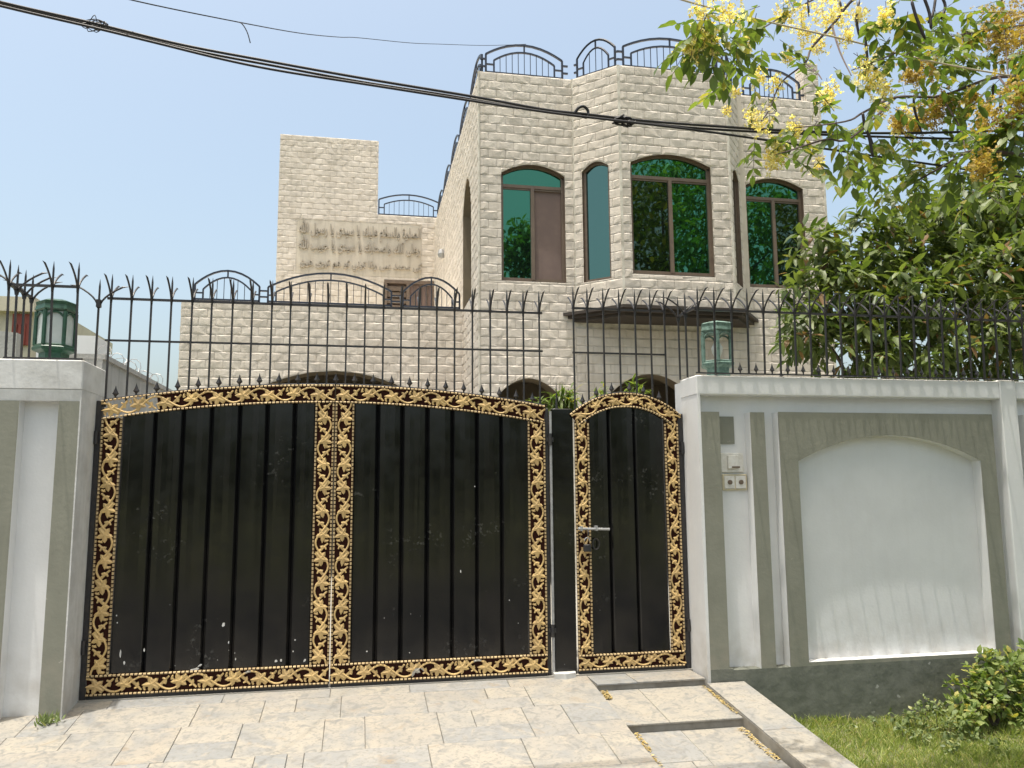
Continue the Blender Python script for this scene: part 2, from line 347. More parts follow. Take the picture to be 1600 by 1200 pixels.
# a border course under the gate, then columns of slabs of uneven length
x = -6.2
while x < X_ST0-.05:
    w = min(RND.choice((.46, .6, .78)), X_ST0-x)
    if X_ST0-x-w < .2: w = X_ST0-x
    slab(x, x+w, -.185, -.02, rz); x += w
yb_ = -.185
for band in (.40, .52, .46, .58, .5, .6):
    ye = max(yb_-band, YEND); x = -6.2 + RND.uniform(-.2, 0)
    while x < X_ST0-.01:
        w = RND.choice((.30, .40, .46, .55, .62, .78)); w = X_ST0-x if X_ST0-x-w < .22 else w; k = RND.random()
        if k < .42: slab(x, x+w, ye, yb_, rz)
        elif k < .80:
            m0 = ye+(yb_-ye)*RND.uniform(.35, .65); slab(x, x+w, ye, m0, rz)
            if w > .5 and RND.random() < .5: c0 = x+w*RND.uniform(.4, .6); slab(x, c0, m0, yb_, rz); slab(c0, x+w, m0, yb_, rz)
            else: slab(x, x+w, m0, yb_, rz)
        else: c0 = x+w*RND.uniform(.3, .7); slab(x, c0, ye, yb_, rz); slab(c0, x+w, ye, yb_, rz)
        x += w
    yb_ = ye
    if ye <= YEND: break
# steps and kerb
def flat(z): return lambda y: z
def tread1(y): return -.060 + .11*(y+.30)
def tread2(y): return -.195 + .115*(y+.93)
for name_, ya, yb, zf in (('landing', -.30, -.02, flat(-.008)), ('step', -.95, -.28, tread1), ('step', -3.0, -.90, tread2)):
    m_ = MB(); m_.add([(X_ST0+.001, ya, -.6), (X_ST1-.001, ya, -.6), (X_ST1-.001, yb, -.6), (X_ST0+.001, yb, -.6), (X_ST0+.001, ya, zf(ya)-.014), (X_ST1-.001, ya, zf(ya)-.014), (X_ST1-.001, yb, zf(yb)-.014), (X_ST0+.001, yb, zf(yb)-.014)],
           [(0,3,2,1),(4,5,6,7),(0,1,5,4),(1,2,6,5),(2,3,7,6),(3,0,4,7)]); obj(name_, m_, 'grout', ramp)
slab(X_ST0, X_ST0+.33, -.315, -.02, flat(-.005)); slab(X_ST0+.33, X_ST1, -.315, -.02, flat(-.005))
slab(X_ST0+.008, X_ST0+.34, -.965, -.302, tread1); slab(X_ST0+.34, X_ST1-.008, -.965, -.302, tread1)
for a, b, y0_, y1_ in ((.008, .42, -1.42, -.955), (.42, .897, -1.5, -.955), (.008, .3, -2.1, -1.42), (.3, .42, -1.5, -1.42), (.3, .897, -2.1, -1.5), (.008, .45, -3., -2.1), (.45, .897, -3., -2.1)): slab(X_ST0+a, X_ST0+b, y0_, y1_, tread2)
y = -.335
for h in (.9, .62, .75, .5):
    yb = max(y-h, YEND); slab(X_ST1, X_KERB, yb, y, rz, .06, gap=.0015); y = yb
g = MB(); ramp_block(g, X_KERB-.004, X_KERB+.012, YEND, -.335, -.02, -.7); obj('kerb_side', g, 'slab', ramp)
# dry leaves and petals caught in the corners of the steps
def litter(name, spots, n, parent=None):
    m_ = MB()
    for i in range(n):
        xa, xb, ya, yb, zf = RND.choice(spots); xx = RND.uniform(xa, xb); yy = RND.uniform(ya, yb); zz = zf(yy) + RND.uniform(.003, .012)
        an = RND.uniform(0, 6.28); L = RND.uniform(.008, .02); ww = L*.3; c, s_ = math.cos(an), math.sin(an)
        m_.add([(xx-c*L, yy-s_*L, zz), (xx-s_*ww, yy+c*ww, zz+RND.uniform(0, .006)), (xx+c*L, yy+s_*L, zz), (xx+s_*ww, yy-c*ww, zz+RND.uniform(0, .004))], [(0, 3, 2, 1)])
    return m_
lit = litter('leaf_litter', [(X_ST0+.02, X_ST0+.08, -1.7, -.97, tread2), (X_ST0+.02, X_ST0+.10, -1.25, -.97, tread2), (X_ST1-.07, X_ST1-.02, -1.5, -.97, tread2), (X_ST0+.02, X_ST0+.07, -.5, -.32, tread1), (X_ST1-.04, X_ST1-.015, -.9, -.33, tread1)], 620)
tag(obj('leaf_litter', lit, 'dry_leaf'), 'dry yellow leaf litter caught along the edges of the small gate steps', 'litter', kind='stuff')

# ------------------------------------------------------------------ walls with arched openings
class Frame:                                                 # a vertical plane: origin, unit direction along it, outward normal
    def __init__(s, o, u):
        s.o = Vector(o); s.u = Vector(u).normalized(); s.n = Vector((s.u.y, -s.u.x, 0))
    def p(s, u, z, d=0.): q = s.o + s.u*u + s.n*d; return (q.x, q.y, z)
class Op:                                                    # opening: centre, half width, sill, spring, rise
    def __init__(s, uc, hw, z0, zs, rise, pw=2.0, tz=None): s.uc, s.hw, s.z0, s.zs, s.rise, s.pw = uc, hw, z0, zs, rise, pw; s.tz = tz or zs
    def top(s, u):
        t = min(1, abs(u-s.uc)/s.hw); return s.zs + s.rise*(1-t**s.pw)
    def us(s, n=14): return [s.uc - s.hw*math.cos(math.pi*i/n) for i in range(n+1)]
def wall_face(mb, fr, u0, u1, z0, z1, ops, d=0.):
    ops = sorted(ops, key=lambda o: o.uc); u = u0
    def quad(a, b, za, zb, zc, zd): mb.add([fr.p(a, za, d), fr.p(b, zb, d), fr.p(b, zc, d), fr.p(a, zd, d)], [(0, 1, 2, 3)])
    for o in ops:
        if o.uc-o.hw > u+1e-6: quad(u, o.uc-o.hw, z0, z0, z1, z1)
        if o.z0 > z0+1e-6: quad(o.uc-o.hw, o.uc+o.hw, z0, z0, o.z0, o.z0)
        us = o.us()
        for a, b in zip(us, us[1:]): quad(a, b, o.top(a), o.top(b), z1, z1)
        u = o.uc+o.hw
    if u < u1-1e-6: quad(u, u1, z0, z0, z1, z1)
def reveal(mb, fr, o, d0, d1):
    us = o.us(); ring = [(o.uc-o.hw, o.z0)] + [(u, o.top(u)) for u in us] + [(o.uc+o.hw, o.z0)]
    n = len(ring)
    vs = [fr.p(u, z, d0) for u, z in ring] + [fr.p(u, z, d1) for u, z in ring]
    mb.add(vs, [(i, (i+1) % n, n+(i+1) % n, n+i) for i in range(n)])

# ------------------------------------------------------------------ stone cladding
RH, BL, BD = .152, .29, .024
def block_mesh(seed, L=BL, Hh=RH):                           # split-face block, local: u along x, z up, face towards -y
    r = random.Random(seed); nx, nz = 5, 4; gx = .004
    gx = .0022
    m_ = MB(); xs = [gx, .045, L*.5 + r.uniform(-.06, .06), L-.045, L-gx]; zs = [gx, .032, Hh-.024, Hh-gx]
    DD = ((.013, .015, .014, .015, .013), (.014, .017, .019, .017, .014), (.014, .018, .020, .018, .014), (.009, .010, .011, .010, .009))
    for k, z in enumerate(zs):
        for i, x in enumerate(xs):
            e = (i in (0, nx-1)) or (k in (0, nz-1)); d = DD[k][i] + (r.uniform(-.002, .002) if e else r.uniform(-.0042, .0042))
            jx = 0 if i in (0, nx-1) else r.uniform(-.02, .02); jz = 0 if k in (0, nz-1) else r.uniform(-.010, .008)
            m_.v.append((x+jx, -d, z+jz))
    for k in range(nz-1):
        for i in range(nx-1):
            a = k*nx+i
            if r.random() < .5: m_.f += [(a, a+1, a+nx+1), (a, a+nx+1, a+nx)]
            else: m_.f += [(a, a+1, a+nx), (a+1, a+nx+1, a+nx)]
    ring = [(0, i) for i in range(nx)] + [(k, nx-1) for k in range(1, nz)] + [(nz-1, i) for i in range(nx-2, -1, -1)] + [(k, 0) for k in range(nz-2, 0, -1)]
    o = len(m_.v)
    for k, i in ring: x, y, z = m_.v[k*nx+i]; m_.v.append((x, .002, z))
    for q in range(len(ring)):
        k, i = ring[q]; k2, i2 = ring[(q+1) % len(ring)]; q2 = (q+1) % len(ring)
        m_.f.append((k2*nx+i2, k*nx+i, o+q, o+q2))
    return m_
BLK = [block_mesh(100+i) for i in range(10)]
BLK_ME = [mesh('stone_block', b, 'stone') for b in BLK]
def clad(fr, u0, u1, z0, z1, ops, phase=0.):
    """returns (full, cut): full = [(u, z)], cut = list of column blocks [(list of (u, zbottom, ztop))]"""
    full, cut = [], []
    nrow = math.ceil((z1-z0)/RH - 1e-6)
    for k in range(nrow):
        za = z1-(k+1)*RH; zb = z1-k*RH; za = max(za, z0)
        u = u0 - (BL*.5 if k % 2 else 0) - phase
        while u < u1-.02:
            a, b = max(u, u0), min(u+BL, u1); u += BL
            if b-a < .025: continue
            hit = [o for o in ops if o.uc-o.hw < b and o.uc+o.hw > a and o.z0 < zb and o.zs+o.rise > za]
            if not hit:
                if b-a > BL-1e-4 and zb-za > RH-1e-4: full.append((a, za))
                else: cut.append([(a, za, zb), ((a+b)/2, za, zb), (b, za, zb)])
                continue
            o = hit[0]
            if za < o.z0 < zb: cut.append([(a, za, o.z0), (b, za, o.z0)]); za2 = o.z0
            else: za2 = za
            ua, ub = o.uc-o.hw, o.uc+o.hw
            if zb <= o.zs:
                if a < ua-.02: cut.append([(a, za2, zb), (ua, za2, zb)])
                if b > ub+.02: cut.append([(ub, za2, zb), (b, za2, zb)])
                continue
            us = sorted(set([a, b] + [q for q in o.us(24) if a < q < b] + [q for q in (ua-1e-4, ub+1e-4) if a < q < b])); run = []
            for q in us:
                bot = za2 if (q < ua or q > ub) else max(za2, o.top(q))
                if bot < zb-.006: run.append((q, bot, zb))
                else:
                    if len(run) > 1: cut.append(run)
                    run = []
            if len(run) > 1: cut.append(run)
    return full, cut
def cut_block(mb, fr, cols, r):                              # a block cut to the outline of an opening
    gx = .0022; n = len(cols); vs = []; fs = []; prof = []
    for i, (u, zb, zt) in enumerate(cols):
        if i == 0: u += gx
        if i == n-1: u -= gx
        e = i in (0, n-1); h = zt-zb; c = min(.035, h*.3)
        dd = (.013, r.uniform(.011, .016) if e else r.uniform(.018, .028), r.uniform(.011, .016) if e else r.uniform(.018, .026), .008)
        for z, d in zip((zb+gx, zb+c, zt-min(c, .024), zt-gx), dd): vs.append(fr.p(u, z, d))
        vs.append(fr.p(u, zb+gx, -.002)); vs.append(fr.p(u, zt-gx, -.002))
    for i in range(n-1):
        a, b = i*6, (i+1)*6
        for k in range(3): fs.append((a+k, b+k, b+k+1, a+k+1))
        fs += [(a+4, b+4, b, a), (a+3, b+3, b+5, a+5)]
    fs += [(4, 0, 1, 2, 3, 5), tuple((n-1)*6+q for q in (5, 3, 2, 1, 0, 4))]
    mb.add(vs, fs)
CAND = []                                                    # blocks that may become objects of their own
def lay(wall, fr, u0, u1, z0, z1, ops, single=True, phase=0.):
    full, cut = clad(fr, u0, u1, z0, z1, ops, phase); r = random.Random(int(u0*100+z1*7))
    rest = []
    for u, z in full:
        if single: CAND.append((wall, fr, u, z))
        else: rest.append((u, z))
    STUFF.setdefault(wall, []).append((fr, rest, cut))
STUFF = {}
def put_block(mb, fr, u, z, b):
    mb.add([fr.p(u+x, z+zz, -y) for x, y, zz in b.v], b.f)

# ------------------------------------------------------------------ the house
house = thing('stone_house', (4.5, 6, -.02), 'two storey house clad in cream split stone blocks behind the gate', 'house')
HX0, HX1, HY, HT = 1.90, 8.20, 6.0, 8.52
BAYX = (3.51, 4.144, 6.06, 6.56); BYF = 5.4; BZ0 = 4.40
GF = Frame((0, HY, 0), (1, 0, 0))
win1 = Op(2.805, .545, 4.91, 6.75, .175, tz=6.59); win3 = Op(7.215, .555, 4.98, 6.82, .16, tz=6.655)
arch1 = Op(2.70, .50, -.3, 3.02, .27); arch2 = Op(4.78, .72, -.3, 3.05, .35)
m_ = MB()
wall_face(m_, GF, HX0, HX1, -.3, 4.38, [arch1, arch2])
wall_face(m_, GF, HX0, BAYX[0], 4.38, HT, [win1]); wall_face(m_, GF, BAYX[3], HX1, 4.38, HT, [win3])
m_.add([(HX1, HY, -.3), (HX1, 14.5, -.3), (HX1, 14.5, HT), (HX1, HY, HT)], [(0, 1, 2, 3)])
m_.add([(HX0, HY+.2, HT-.001), (HX1, HY+.2, HT-.001), (HX1, HY, HT-.001), (HX0, HY, HT-.001)], [(3, 2, 1, 0)])
m_.add([(HX0, HY+.2, HT-.7), (HX1, HY+.2, HT-.7), (HX1, HY+.2, HT), (HX0, HY+.2, HT)], [(3, 2, 1, 0)])
m_.add([(HX0, HY, HT-.7), (HX1, HY, HT-.7), (HX1, 14.5, HT-.7), (HX0, 14.5, HT-.7)], [(0, 1, 2, 3)])
front = obj('front_wall', m_, 'mortar', house)
lay(front, GF, HX0, BAYX[0], 2.6, HT, [win1, arch1]); lay(front, GF, BAYX[3], HX1, 2.6, HT, [win3])
lay(front, GF, BAYX[0], BAYX[3], 2.6, 4.16, [arch2, arch1])
for o in (win1, win3):
    m_ = MB(); reveal(m_, GF, o, 0.012, -.14); obj('window_reveal', m_, 'brown_frame', house)
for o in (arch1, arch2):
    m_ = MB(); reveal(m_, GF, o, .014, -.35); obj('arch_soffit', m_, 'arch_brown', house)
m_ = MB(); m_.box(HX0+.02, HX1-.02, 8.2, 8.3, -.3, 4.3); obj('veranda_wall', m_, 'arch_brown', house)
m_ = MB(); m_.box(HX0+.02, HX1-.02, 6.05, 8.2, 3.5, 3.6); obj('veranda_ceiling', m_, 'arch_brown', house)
# bay
bays = [Frame((BAYX[0], HY, 0), (BAYX[1]-BAYX[0], BYF-HY, 0)), Frame((BAYX[1], BYF, 0), (1, 0, 0)), Frame((BAYX[2], BYF, 0), (BAYX[3]-BAYX[2], HY-BYF, 0))]
lens = [math.hypot(BAYX[1]-BAYX[0], HY-BYF), BAYX[2]-BAYX[1], math.hypot(BAYX[3]-BAYX[2], HY-BYF)]
winb = [Op(.42, .25, 4.90, 6.80, .13), Op(5.015-BAYX[1], .705, 4.955, 6.83, .18, tz=6.645), Op(.40, .22, 4.92, 6.82, .13)]
m_ = MB()
for fr, L, o in zip(bays, lens, winb): wall_face(m_, fr, 0, L, BZ0, HT, [o])
poly = [(BAYX[0], HY), (BAYX[1], BYF), (BAYX[2], BYF), (BAYX[3], HY)]
m_.add([(x, y, HT-.002) for x, y in poly], [(0, 1, 2, 3)])
bay = obj('bay', m_, 'mortar', house)
for fr, L, o in zip(bays, lens, winb): lay(bay, fr, 0, L, BZ0, HT, [o])
for fr, o in zip(bays, winb):
    m_ = MB(); reveal(m_, fr, o, .012, -.12); obj('window_reveal', m_, 'brown_frame', house)
# stepped moulding under the bay
def grow(d):
    k = math.tan(math.pi/8)
    return [(BAYX[0]-d*1.2, HY-.002), (BAYX[1]-d*k, BYF-d), (BAYX[2]+d*k, BYF-d), (BAYX[3]+d*1.2, HY-.002)]
m_ = MB()
for d, a, b in ((.20, 4.345, 4.395), (.13, 4.295, 4.345), (.05, 4.245, 4.295)): m_.hprism(grow(d), a, b)
obj('bay_moulding', m_, 'canopy', house)
# parapet pillar at the right end
pil = obj('parapet_pillar', MB().box(7.96, 8.22, HY+.01, HY+.32, HT-.01, 9.27), 'mortar', house)
lay(pil, Frame((7.96, HY+.01, 0), (1, 0, 0)), 0, .26, HT, 9.27, [])
lay(pil, Frame((7.96, HY+.32, 0), (0, -1, 0)), 0, .31, HT, 9.27, [], False)
# left flank (over the terrace)
LF = Frame((HX0, 14.2, 0), (0, -1, 0))                       # u runs from the back to the front
door_o = Op(14.2-7.5, .56, 4.86, 6.68, .52)
m_ = MB(); wall_face(m_, LF, 0, 14.2-HY, -.3, HT, [door_o]); flank = obj('flank_wall', m_, 'mortar', house)
lay(flank, LF, 0, 14.2-HY, 2.7, HT, [door_o], False)
m_ = MB(); reveal(m_, LF, door_o, .012, -.35); m_.add([LF.p(u, z, -.34) for u, z in ((6.1, 4.8), (7.3, 4.8), (7.3, 7.3), (6.1, 7.3))], [(0, 1, 2, 3)])
obj('terrace_doorway', m_, 'arch_brown', house)
m_ = MB(); c = PXc(693, 397, HX0-.03); m_.lathe([(.02, -.10), (.07, -.08), (.09, .0), (.06, .10), (.02, .12)], (HX0-.08, c.y, c.z), 8); obj('wall_lamp', m_, 'silver', house)
# porch wing with the terrace on top
PY, PZT, PX0 = 8.0, 4.86, -3.09
PF = Frame((0, PY, 0), (1, 0, 0)); parch = Op(-.44, 1.75, -.3, 3.06, .58)
m_ = MB(); wall_face(m_, PF, PX0, HX0, -.3, PZT, [parch])
m_.add([(PX0, 14, -.3), (PX0, PY, -.3), (PX0, PY, PZT), (PX0, 14, PZT)], [(0, 1, 2, 3)])
m_.box(PX0+.01, HX0-.02, PY+.005, PY+.2, 4.25, PZT-.002); m_.box(PX0+.02, HX0-.02, PY+.2, 13.9, 4.15, 4.3)
porch = obj('porch_wall', m_, 'mortar', house)
lay(porch, PF, PX0, HX0, 2.9, PZT, [parch]); lay(porch, Frame((PX0, 14, 0), (0, -1, 0)), 0, 6, 2.9, PZT, [], False)
m_ = MB(); reveal(m_, PF, parch, .014, -.4); obj('arch_soffit', m_, 'arch_brown', house)
for k in range(9): obj('porch_beam', MB().box(PX0+.3, HX0-.3, PY+.5+k*.55, PY+.62+k*.55, 4.02, 4.14), 'arch_brown', house)
m_ = MB(); m_.box(PX0+.02, HX0-.02, 13.2, 13.3, -.3, 4.15); obj('porch_back_wall', m_, 'plaster_beige', house)
# stair tower with the raised inscription
TY = 14.0; TF = Frame((0, TY, 0), (1, 0, 0)); TX0, TXM, TX1, TZ1, TZ2 = -2.14, .39, 2.02, 10.73, 8.70
textp = Op(-.06, 1.60, 7.02, 8.46, 0.); tdoor = Op(1.25, .68, 4.4, 6.95, 0.)
m_ = MB(); wall_face(m_, TF, TX0, TXM, 4.2, TZ1, []); wall_face(m_, TF, TXM, TX1, 4.2, TZ2, [tdoor])
m_.add([(TX0, TY+3, 4.2), (TX0, TY, 4.2), (TX0, TY, TZ1), (TX0, TY+3, TZ1), (TXM, TY, TZ2), (TXM, TY+3, TZ2), (TXM, TY+3, TZ1), (TXM, TY, TZ1), (TX1, TY, TZ2), (TX1, TY+3, TZ2)],
       [(0, 1, 2, 3), (4, 5, 6, 7), (4, 8, 9, 5), (3, 2, 7, 6)])
tower = obj('stair_tower', m_, 'mortar', house)
lay(tower, TF, TX0, TXM, 4.9, TZ1, [textp], False); lay(tower, TF, TXM, TX1, 4.9, TZ2, [textp, tdoor], False)
m_ = MB(); m_.box(-1.655, 1.535, TY-.012, TY+.01, 7.025, 8.455); plq = obj('inscription_panel', m_, 'plaster_beige', house)
# raised letters, set with joined letter forms in reading order from the right
def text_mesh(body, size, width, x_right, z_base, y):
    cu = bpy.data.curves.new('letters', 'FONT'); cu.body = body[::-1]; cu.size = size; cu.extrude = .03; cu.resolution_u = 2; cu.offset = .006
    t = bpy.data.objects.new('letters', cu); COL.objects.link(t); bpy.context.view_layer.update()
    me = bpy.data.meshes.new_from_object(t.evaluated_get(bpy.context.evaluated_depsgraph_get()))
    bpy.data.objects.remove(t); xs = [v.co.x for v in me.vertices]; a, b = min(xs), max(xs); s = width/(b-a)
    mm = MB(); mm.add([(x_right-width+(v.co.x-a)*s, y-v.co.z, z_base+v.co.y) for v in me.vertices], [tuple(p.vertices) for p in me.polygons])
    return mm
FORMS = {'ا': 'ﺍﺎ', 'آ': 'ﺁﺂ', 'ب': 'ﺏﺐﺑﺒ', 'ح': 'ﺡﺢﺣﺤ', 'د': 'ﺩﺪ', 'ر': 'ﺭﺮ', 'س': 'ﺱﺲﺳﺴ', 'ص': 'ﺹﺺﺻﺼ', 'ع': 'ﻉﻊﻋﻌ', 'ك': 'ﻙﻚﻛﻜ', 'ل': 'ﻝﻞﻟﻠ', 'م': 'ﻡﻢﻣﻤ',
         'و': 'ﻭﻮ', 'ى': 'ﻯﻰ', 'ي': 'ﻱﻲﻳﻴ', 'ة': 'ﺓﺔ', 'ه': 'ﻩﻪﻫﻬ', 'ن': 'ﻥﻦﻧﻨ', 'ت': 'ﺕﺖﺗﺘ', 'ف': 'ﻑﻒﻓﻔ', 'خ': 'ﺥﺦﺧﺨ', 'ش': 'ﺵﺶﺷﺸ'}
def shape(s):
    out = ''
    for w in s.split(' '):
        if w == 'الله': out += 'ﷲ '; continue
        w = w.replace('لا', '\u0001'); r_ = ''; prev = False
        for i, ch in enumerate(w):
            if ch == '\u0001': r_ += 'ﻼ' if prev else 'ﻻ'; prev = False; continue
            f = FORMS[ch]; nxt = i < len(w)-1
            if len(f) == 2: r_ += f[1] if prev else f[0]; prev = False
            else:
                r_ += (f[3] if prev else f[2]) if nxt else (f[1] if prev else f[0]); prev = nxt
        out += r_ + ' '
    return out.strip()
obj('inscription_line', text_mesh(shape('الصلوة والسلام عليك يا سيدى يا رسول الله'), .36, 3.12, 1.52, 8.10, TY-.035), 'letters', plq)
obj('inscription_line', text_mesh(shape('وعلى آلك واصحابك يا سيدى يا حبيب الله'), .34, 3.10, 1.50, 7.68, TY-.035), 'letters', plq)
obj('inscription_line', text_mesh(shape('كى محمد سے وفا تو نے تو هم تيرے هيں').replace('ے', 'ﻯ') if False else shape('كى محمد سى وفا توني تو هم تيرى هين'), .25, 3.12, 1.56, 7.24, TY-.035), 'letters', plq)
# terrace door
m_ = MB()
for a, b, c_, d in ((.58, .66, 4.4, 6.95), (1.84, 1.92, 4.4, 6.95), (.66, 1.84, 6.86, 6.95), (1.16, 1.24, 4.4, 6.86)): m_.box(a, b, TY-.03, TY+.1, c_, d)
td = obj('terrace_door', m_, 'brown_frame', house)
for k in range(14): obj('door_slat', MB().box(.665, 1.155, TY+.02, TY+.05, 4.5+k*.167, 4.62+k*.167), 'brown_frame', td)
obj('pane', MB().box(1.245, 1.835, TY+.04, TY+.06, 4.4, 6.855), 'curtain', td); obj('backing', MB().box(.57, 1.93, TY+.11, TY+.14, 4.4, 6.96), 'curtain', td)
for k in range(3): obj('door_bar', MB().box(1.36+k*.16, 1.385+k*.16, TY+.0, TY+.03, 4.4, 6.855), 'brown_frame', td)

# blocks: the 300 nearest to the street are objects, the rest stay joined per wall
CAND.sort(key=lambda c: (Vector(c[1].p(c[2], c[3]))-CAM).length - (2.0 if c[3] > 4.4 else 0) + (3. if c[3] < 3.3 else 0))
r = random.Random(5)
for i, (wall, fr, u, z) in enumerate(CAND):
    k = r.randrange(10)
    if i < 300:
        inst('stone_block', BLK_ME[k], wall, fr.p(u, z), (0, 0, math.atan2(fr.u.y, fr.u.x)))
    else: STUFF[wall][0][1].append((u, z, fr))
for wall, lst in STUFF.items():
    m_ = MB()
    for fr, rest, cut in lst:
        for q in rest: put_block(m_, q[2] if len(q) == 3 else fr, q[0], q[1], BLK[r.randrange(10)])
        for cols_ in cut: cut_block(m_, fr, cols_, r)
    obj('stone_cladding', m_, 'stone', wall, kind='stuff')
# plain corner strips of plaster between the stone faces
obj('corner_strip', MB().box(HX0-.028, HX0-.002, HY-.028, HY+.03, 2.6, HT), 'mortar', house)
for (x, y) in ((BAYX[1], BYF), (BAYX[2], BYF)): obj('corner_strip', MB().hprism([(x-.022, y-.02), (x+.022, y-.02), (x+.018, y+.01), (x-.018, y+.01)], BZ0, HT), 'mortar', house)
obj('corner_strip', MB().box(HX1-.02, HX1+.02, HY-.027, HY-.004, 2.6, HT), 'mortar', house); obj('corner_strip', MB().box(BAYX[0]-.012, BAYX[0]+.012, HY-.03, HY-.004, BZ0, HT), 'mortar', house)
m_ = MB(); m_.box(BAYX[3]-.04, BAYX[3]+.09, HY-.026, HY-.006, BZ0, HT); obj('plaster_strip', m_, 'plaster_beige', house)

def window(fr, o, d, two=True, curtain=False, left='green_glass', right='green_glass'):
    """frame set back by d; panes are children of the frame"""
    t = .045; m_ = MB()
    def rect(u0, u1, z0, z1, d0=-d, d1=-d+.05):
        pts = [fr.p(u0, z0, d1), fr.p(u1, z0, d1), fr.p(u1, z1, d1), fr.p(u0, z1, d1), fr.p(u0, z0, d0), fr.p(u1, z0, d0), fr.p(u1, z1, d0), fr.p(u0, z1, d0)]
        m_.add(pts, [(0, 1, 2, 3), (1, 5, 6, 2), (4, 0, 3, 7), (3, 2, 6, 7), (4, 5, 1, 0)])
    L, R_ = o.uc-o.hw, o.uc+o.hw
    rect(L, L+t, o.z0, o.zs); rect(R_-t, R_, o.z0, o.zs); rect(L+t, R_-t, o.z0, o.z0+t)
    if two:
        tz = o.tz; rect(L+t, R_-t, tz-t*1.2, tz); rect(o.uc-.03, o.uc+.03, o.z0+t, tz-t*1.2, d1=-d+.06)
        for a, b in ((L+t, o.uc-.03), (o.uc+.03, R_-t)):     # sliding sashes
            rect(a, b, tz-t*1.2-.03, tz-t*1.2, d1=-d+.035); rect(a, b, o.z0+t, o.z0+t+.03, d1=-d+.035)
    us = o.us()
    for a, b in zip(us, us[1:]):                              # curved head
        za, zb = o.top(a), o.top(b); k = .03
        m_.add([fr.p(a, za-k, -d+.05), fr.p(b, zb-k, -d+.05), fr.p(b, zb, -d+.05), fr.p(a, za, -d+.05), fr.p(a, za-k, -d), fr.p(b, zb-k, -d)], [(0, 1, 2, 3), (4, 5, 1, 0)])
    w = obj('window', m_, 'brown_frame', house)
    def pane(u0, u1, z0, z1, dd, m='green_glass', name='pane'):
        q = MB(); q.add([fr.p(u0, z0, dd), fr.p(u1, z0, dd), fr.p(u1, z1, dd), fr.p(u0, z1, dd)], [(0, 1, 2, 3)]); obj(name, q, m, w)
    zt = o.tz if two else o.zs
    if two:
        pane(L, o.uc, o.z0, zt, -d+.022, left)
        if curtain: pane(o.uc, R_, o.z0, zt, -d+.005, 'curtain', 'curtain')
        else: pane(o.uc, R_, o.z0, zt, -d+.012, right)
        zt -= .01
    else: zt = o.z0
    q = MB(); n = len(us); q.add([fr.p(u, zt, -d+.016) for u in us] + [fr.p(u, o.top(u), -d+.016) for u in us], [(i, i+1, n+i+1, n+i) for i in range(n-1)]); obj('pane', q, 'green_glass' if two else 'grey_glass', w)
    return w
window(GF, win1, .11, curtain=True); window(GF, win3, .11, right='dark_glass')
window(bays[1], winb[1], .10, left='dark_glass'); window(bays[0], winb[0], .09, False); window(bays[2], winb[2], .09, False)
q = MB(); q.box(HX0+.05, HX1-.05, HY+.16, HY+.2, 4.5, 7.6); obj('inner_wall', q, 'curtain', house)

# ------------------------------------------------------------------ arched roof railings
def railing(fr, u0, u1, z, hp, rise, label, nb=8, group='arched parapet railings', links=(0, 0), hook=False):
    t = thing('arched_railing', fr.p((u0+u1)/2, z), label, 'railing', group); w = .032
    def arc(a, b, zb, rs, n=14):
        c = (a+b)/2; h = (b-a)/2
        return [fr.p(c-h*math.cos(math.pi*i/n), zb + rs*(1-((c-h*math.cos(math.pi*i/n)-c)/h)**2), -.06) for i in range(n+1)]
    L = u1-u0; ins = min(.14, L*.17)
    m_ = MB(); m_.bar(fr.p(u0, z, -.06), fr.p(u0, z+hp, -.06), w); m_.bar(fr.p(u1, z, -.06), fr.p(u1, z+hp, -.06), w)
    m_.bar(fr.p(u0, z+.035, -.06), fr.p(u1, z+.035, -.06), w); m_.tube(arc(u0, u1, z+hp, rise), w*.7071, 4, rot=math.pi/4); obj('frame', m_, 'rail_iron', t)
    m_ = MB(); a, b = u0+ins, u1-ins; hi = hp*.72
    for u in (a, b): m_.bar(fr.p(u, z+.035, -.06), fr.p(u, z+hi, -.06), w*.85)
    m_.tube(arc(a, b, z+hi, rise*.85), w*.6, 4, rot=math.pi/4)
    for x0_, x1_ in ((u0, a), (b, u1)): m_.bar(fr.p(x0_, z+hp*.5, -.06), fr.p(x1_, z+hp*.5, -.06), w*.8)
    c = (u0+u1)/2; m_.bar(fr.p(c, z+hi+rise*.85, -.06), fr.p(c, z+hp+rise, -.06), w*.8); obj('inner_frame', m_, 'rail_iron', t)
    for i in range(1, nb+1):
        u = a+(b-a)*i/(nb+1); zt = z+hi+rise*.85*(1-((u-c)/((b-a)/2))**2)
        obj('bar', MB().bar(fr.p(u, z+.035, -.06), fr.p(u, zt, -.06), .011), 'rail_iron', t)
    m_ = MB()
    for sgn, ln in ((-1, links[0]), (1, links[1])):
        if ln:
            uu = u0 if sgn < 0 else u1
            for k in (.38, .75): m_.bar(fr.p(uu, z+hp*k, -.06), fr.p(uu+sgn*ln, z+hp*k, -.06), w*.9)
    if m_.v: obj('link', m_, 'rail_iron', t)
    return t
railing(GF, 2.02, 3.36, HT, .36, .22, 'arched black railing on the parapet above the curtained left upper window', 9, links=(.1, .1))
railing(bays[0], .08, .80, HT, .38, .24, 'narrow arched railing above the left slanted side of the bay', 3, links=(.06, .06))
railing(bays[1], .12, 1.80, HT, .38, .22, 'wide arched railing on the parapet above the bay front window', 11, links=(.1, .08))
railing(bays[2], .1, lens[2]-.06, HT, .38, .2, 'narrow arched railing above the right slanted side of the bay', 3)
railing(GF, 6.74, 7.86, HT, .36, .22, 'arched railing on the parapet beside the tall end pillar, behind blossoms', 8, links=(0, .1))
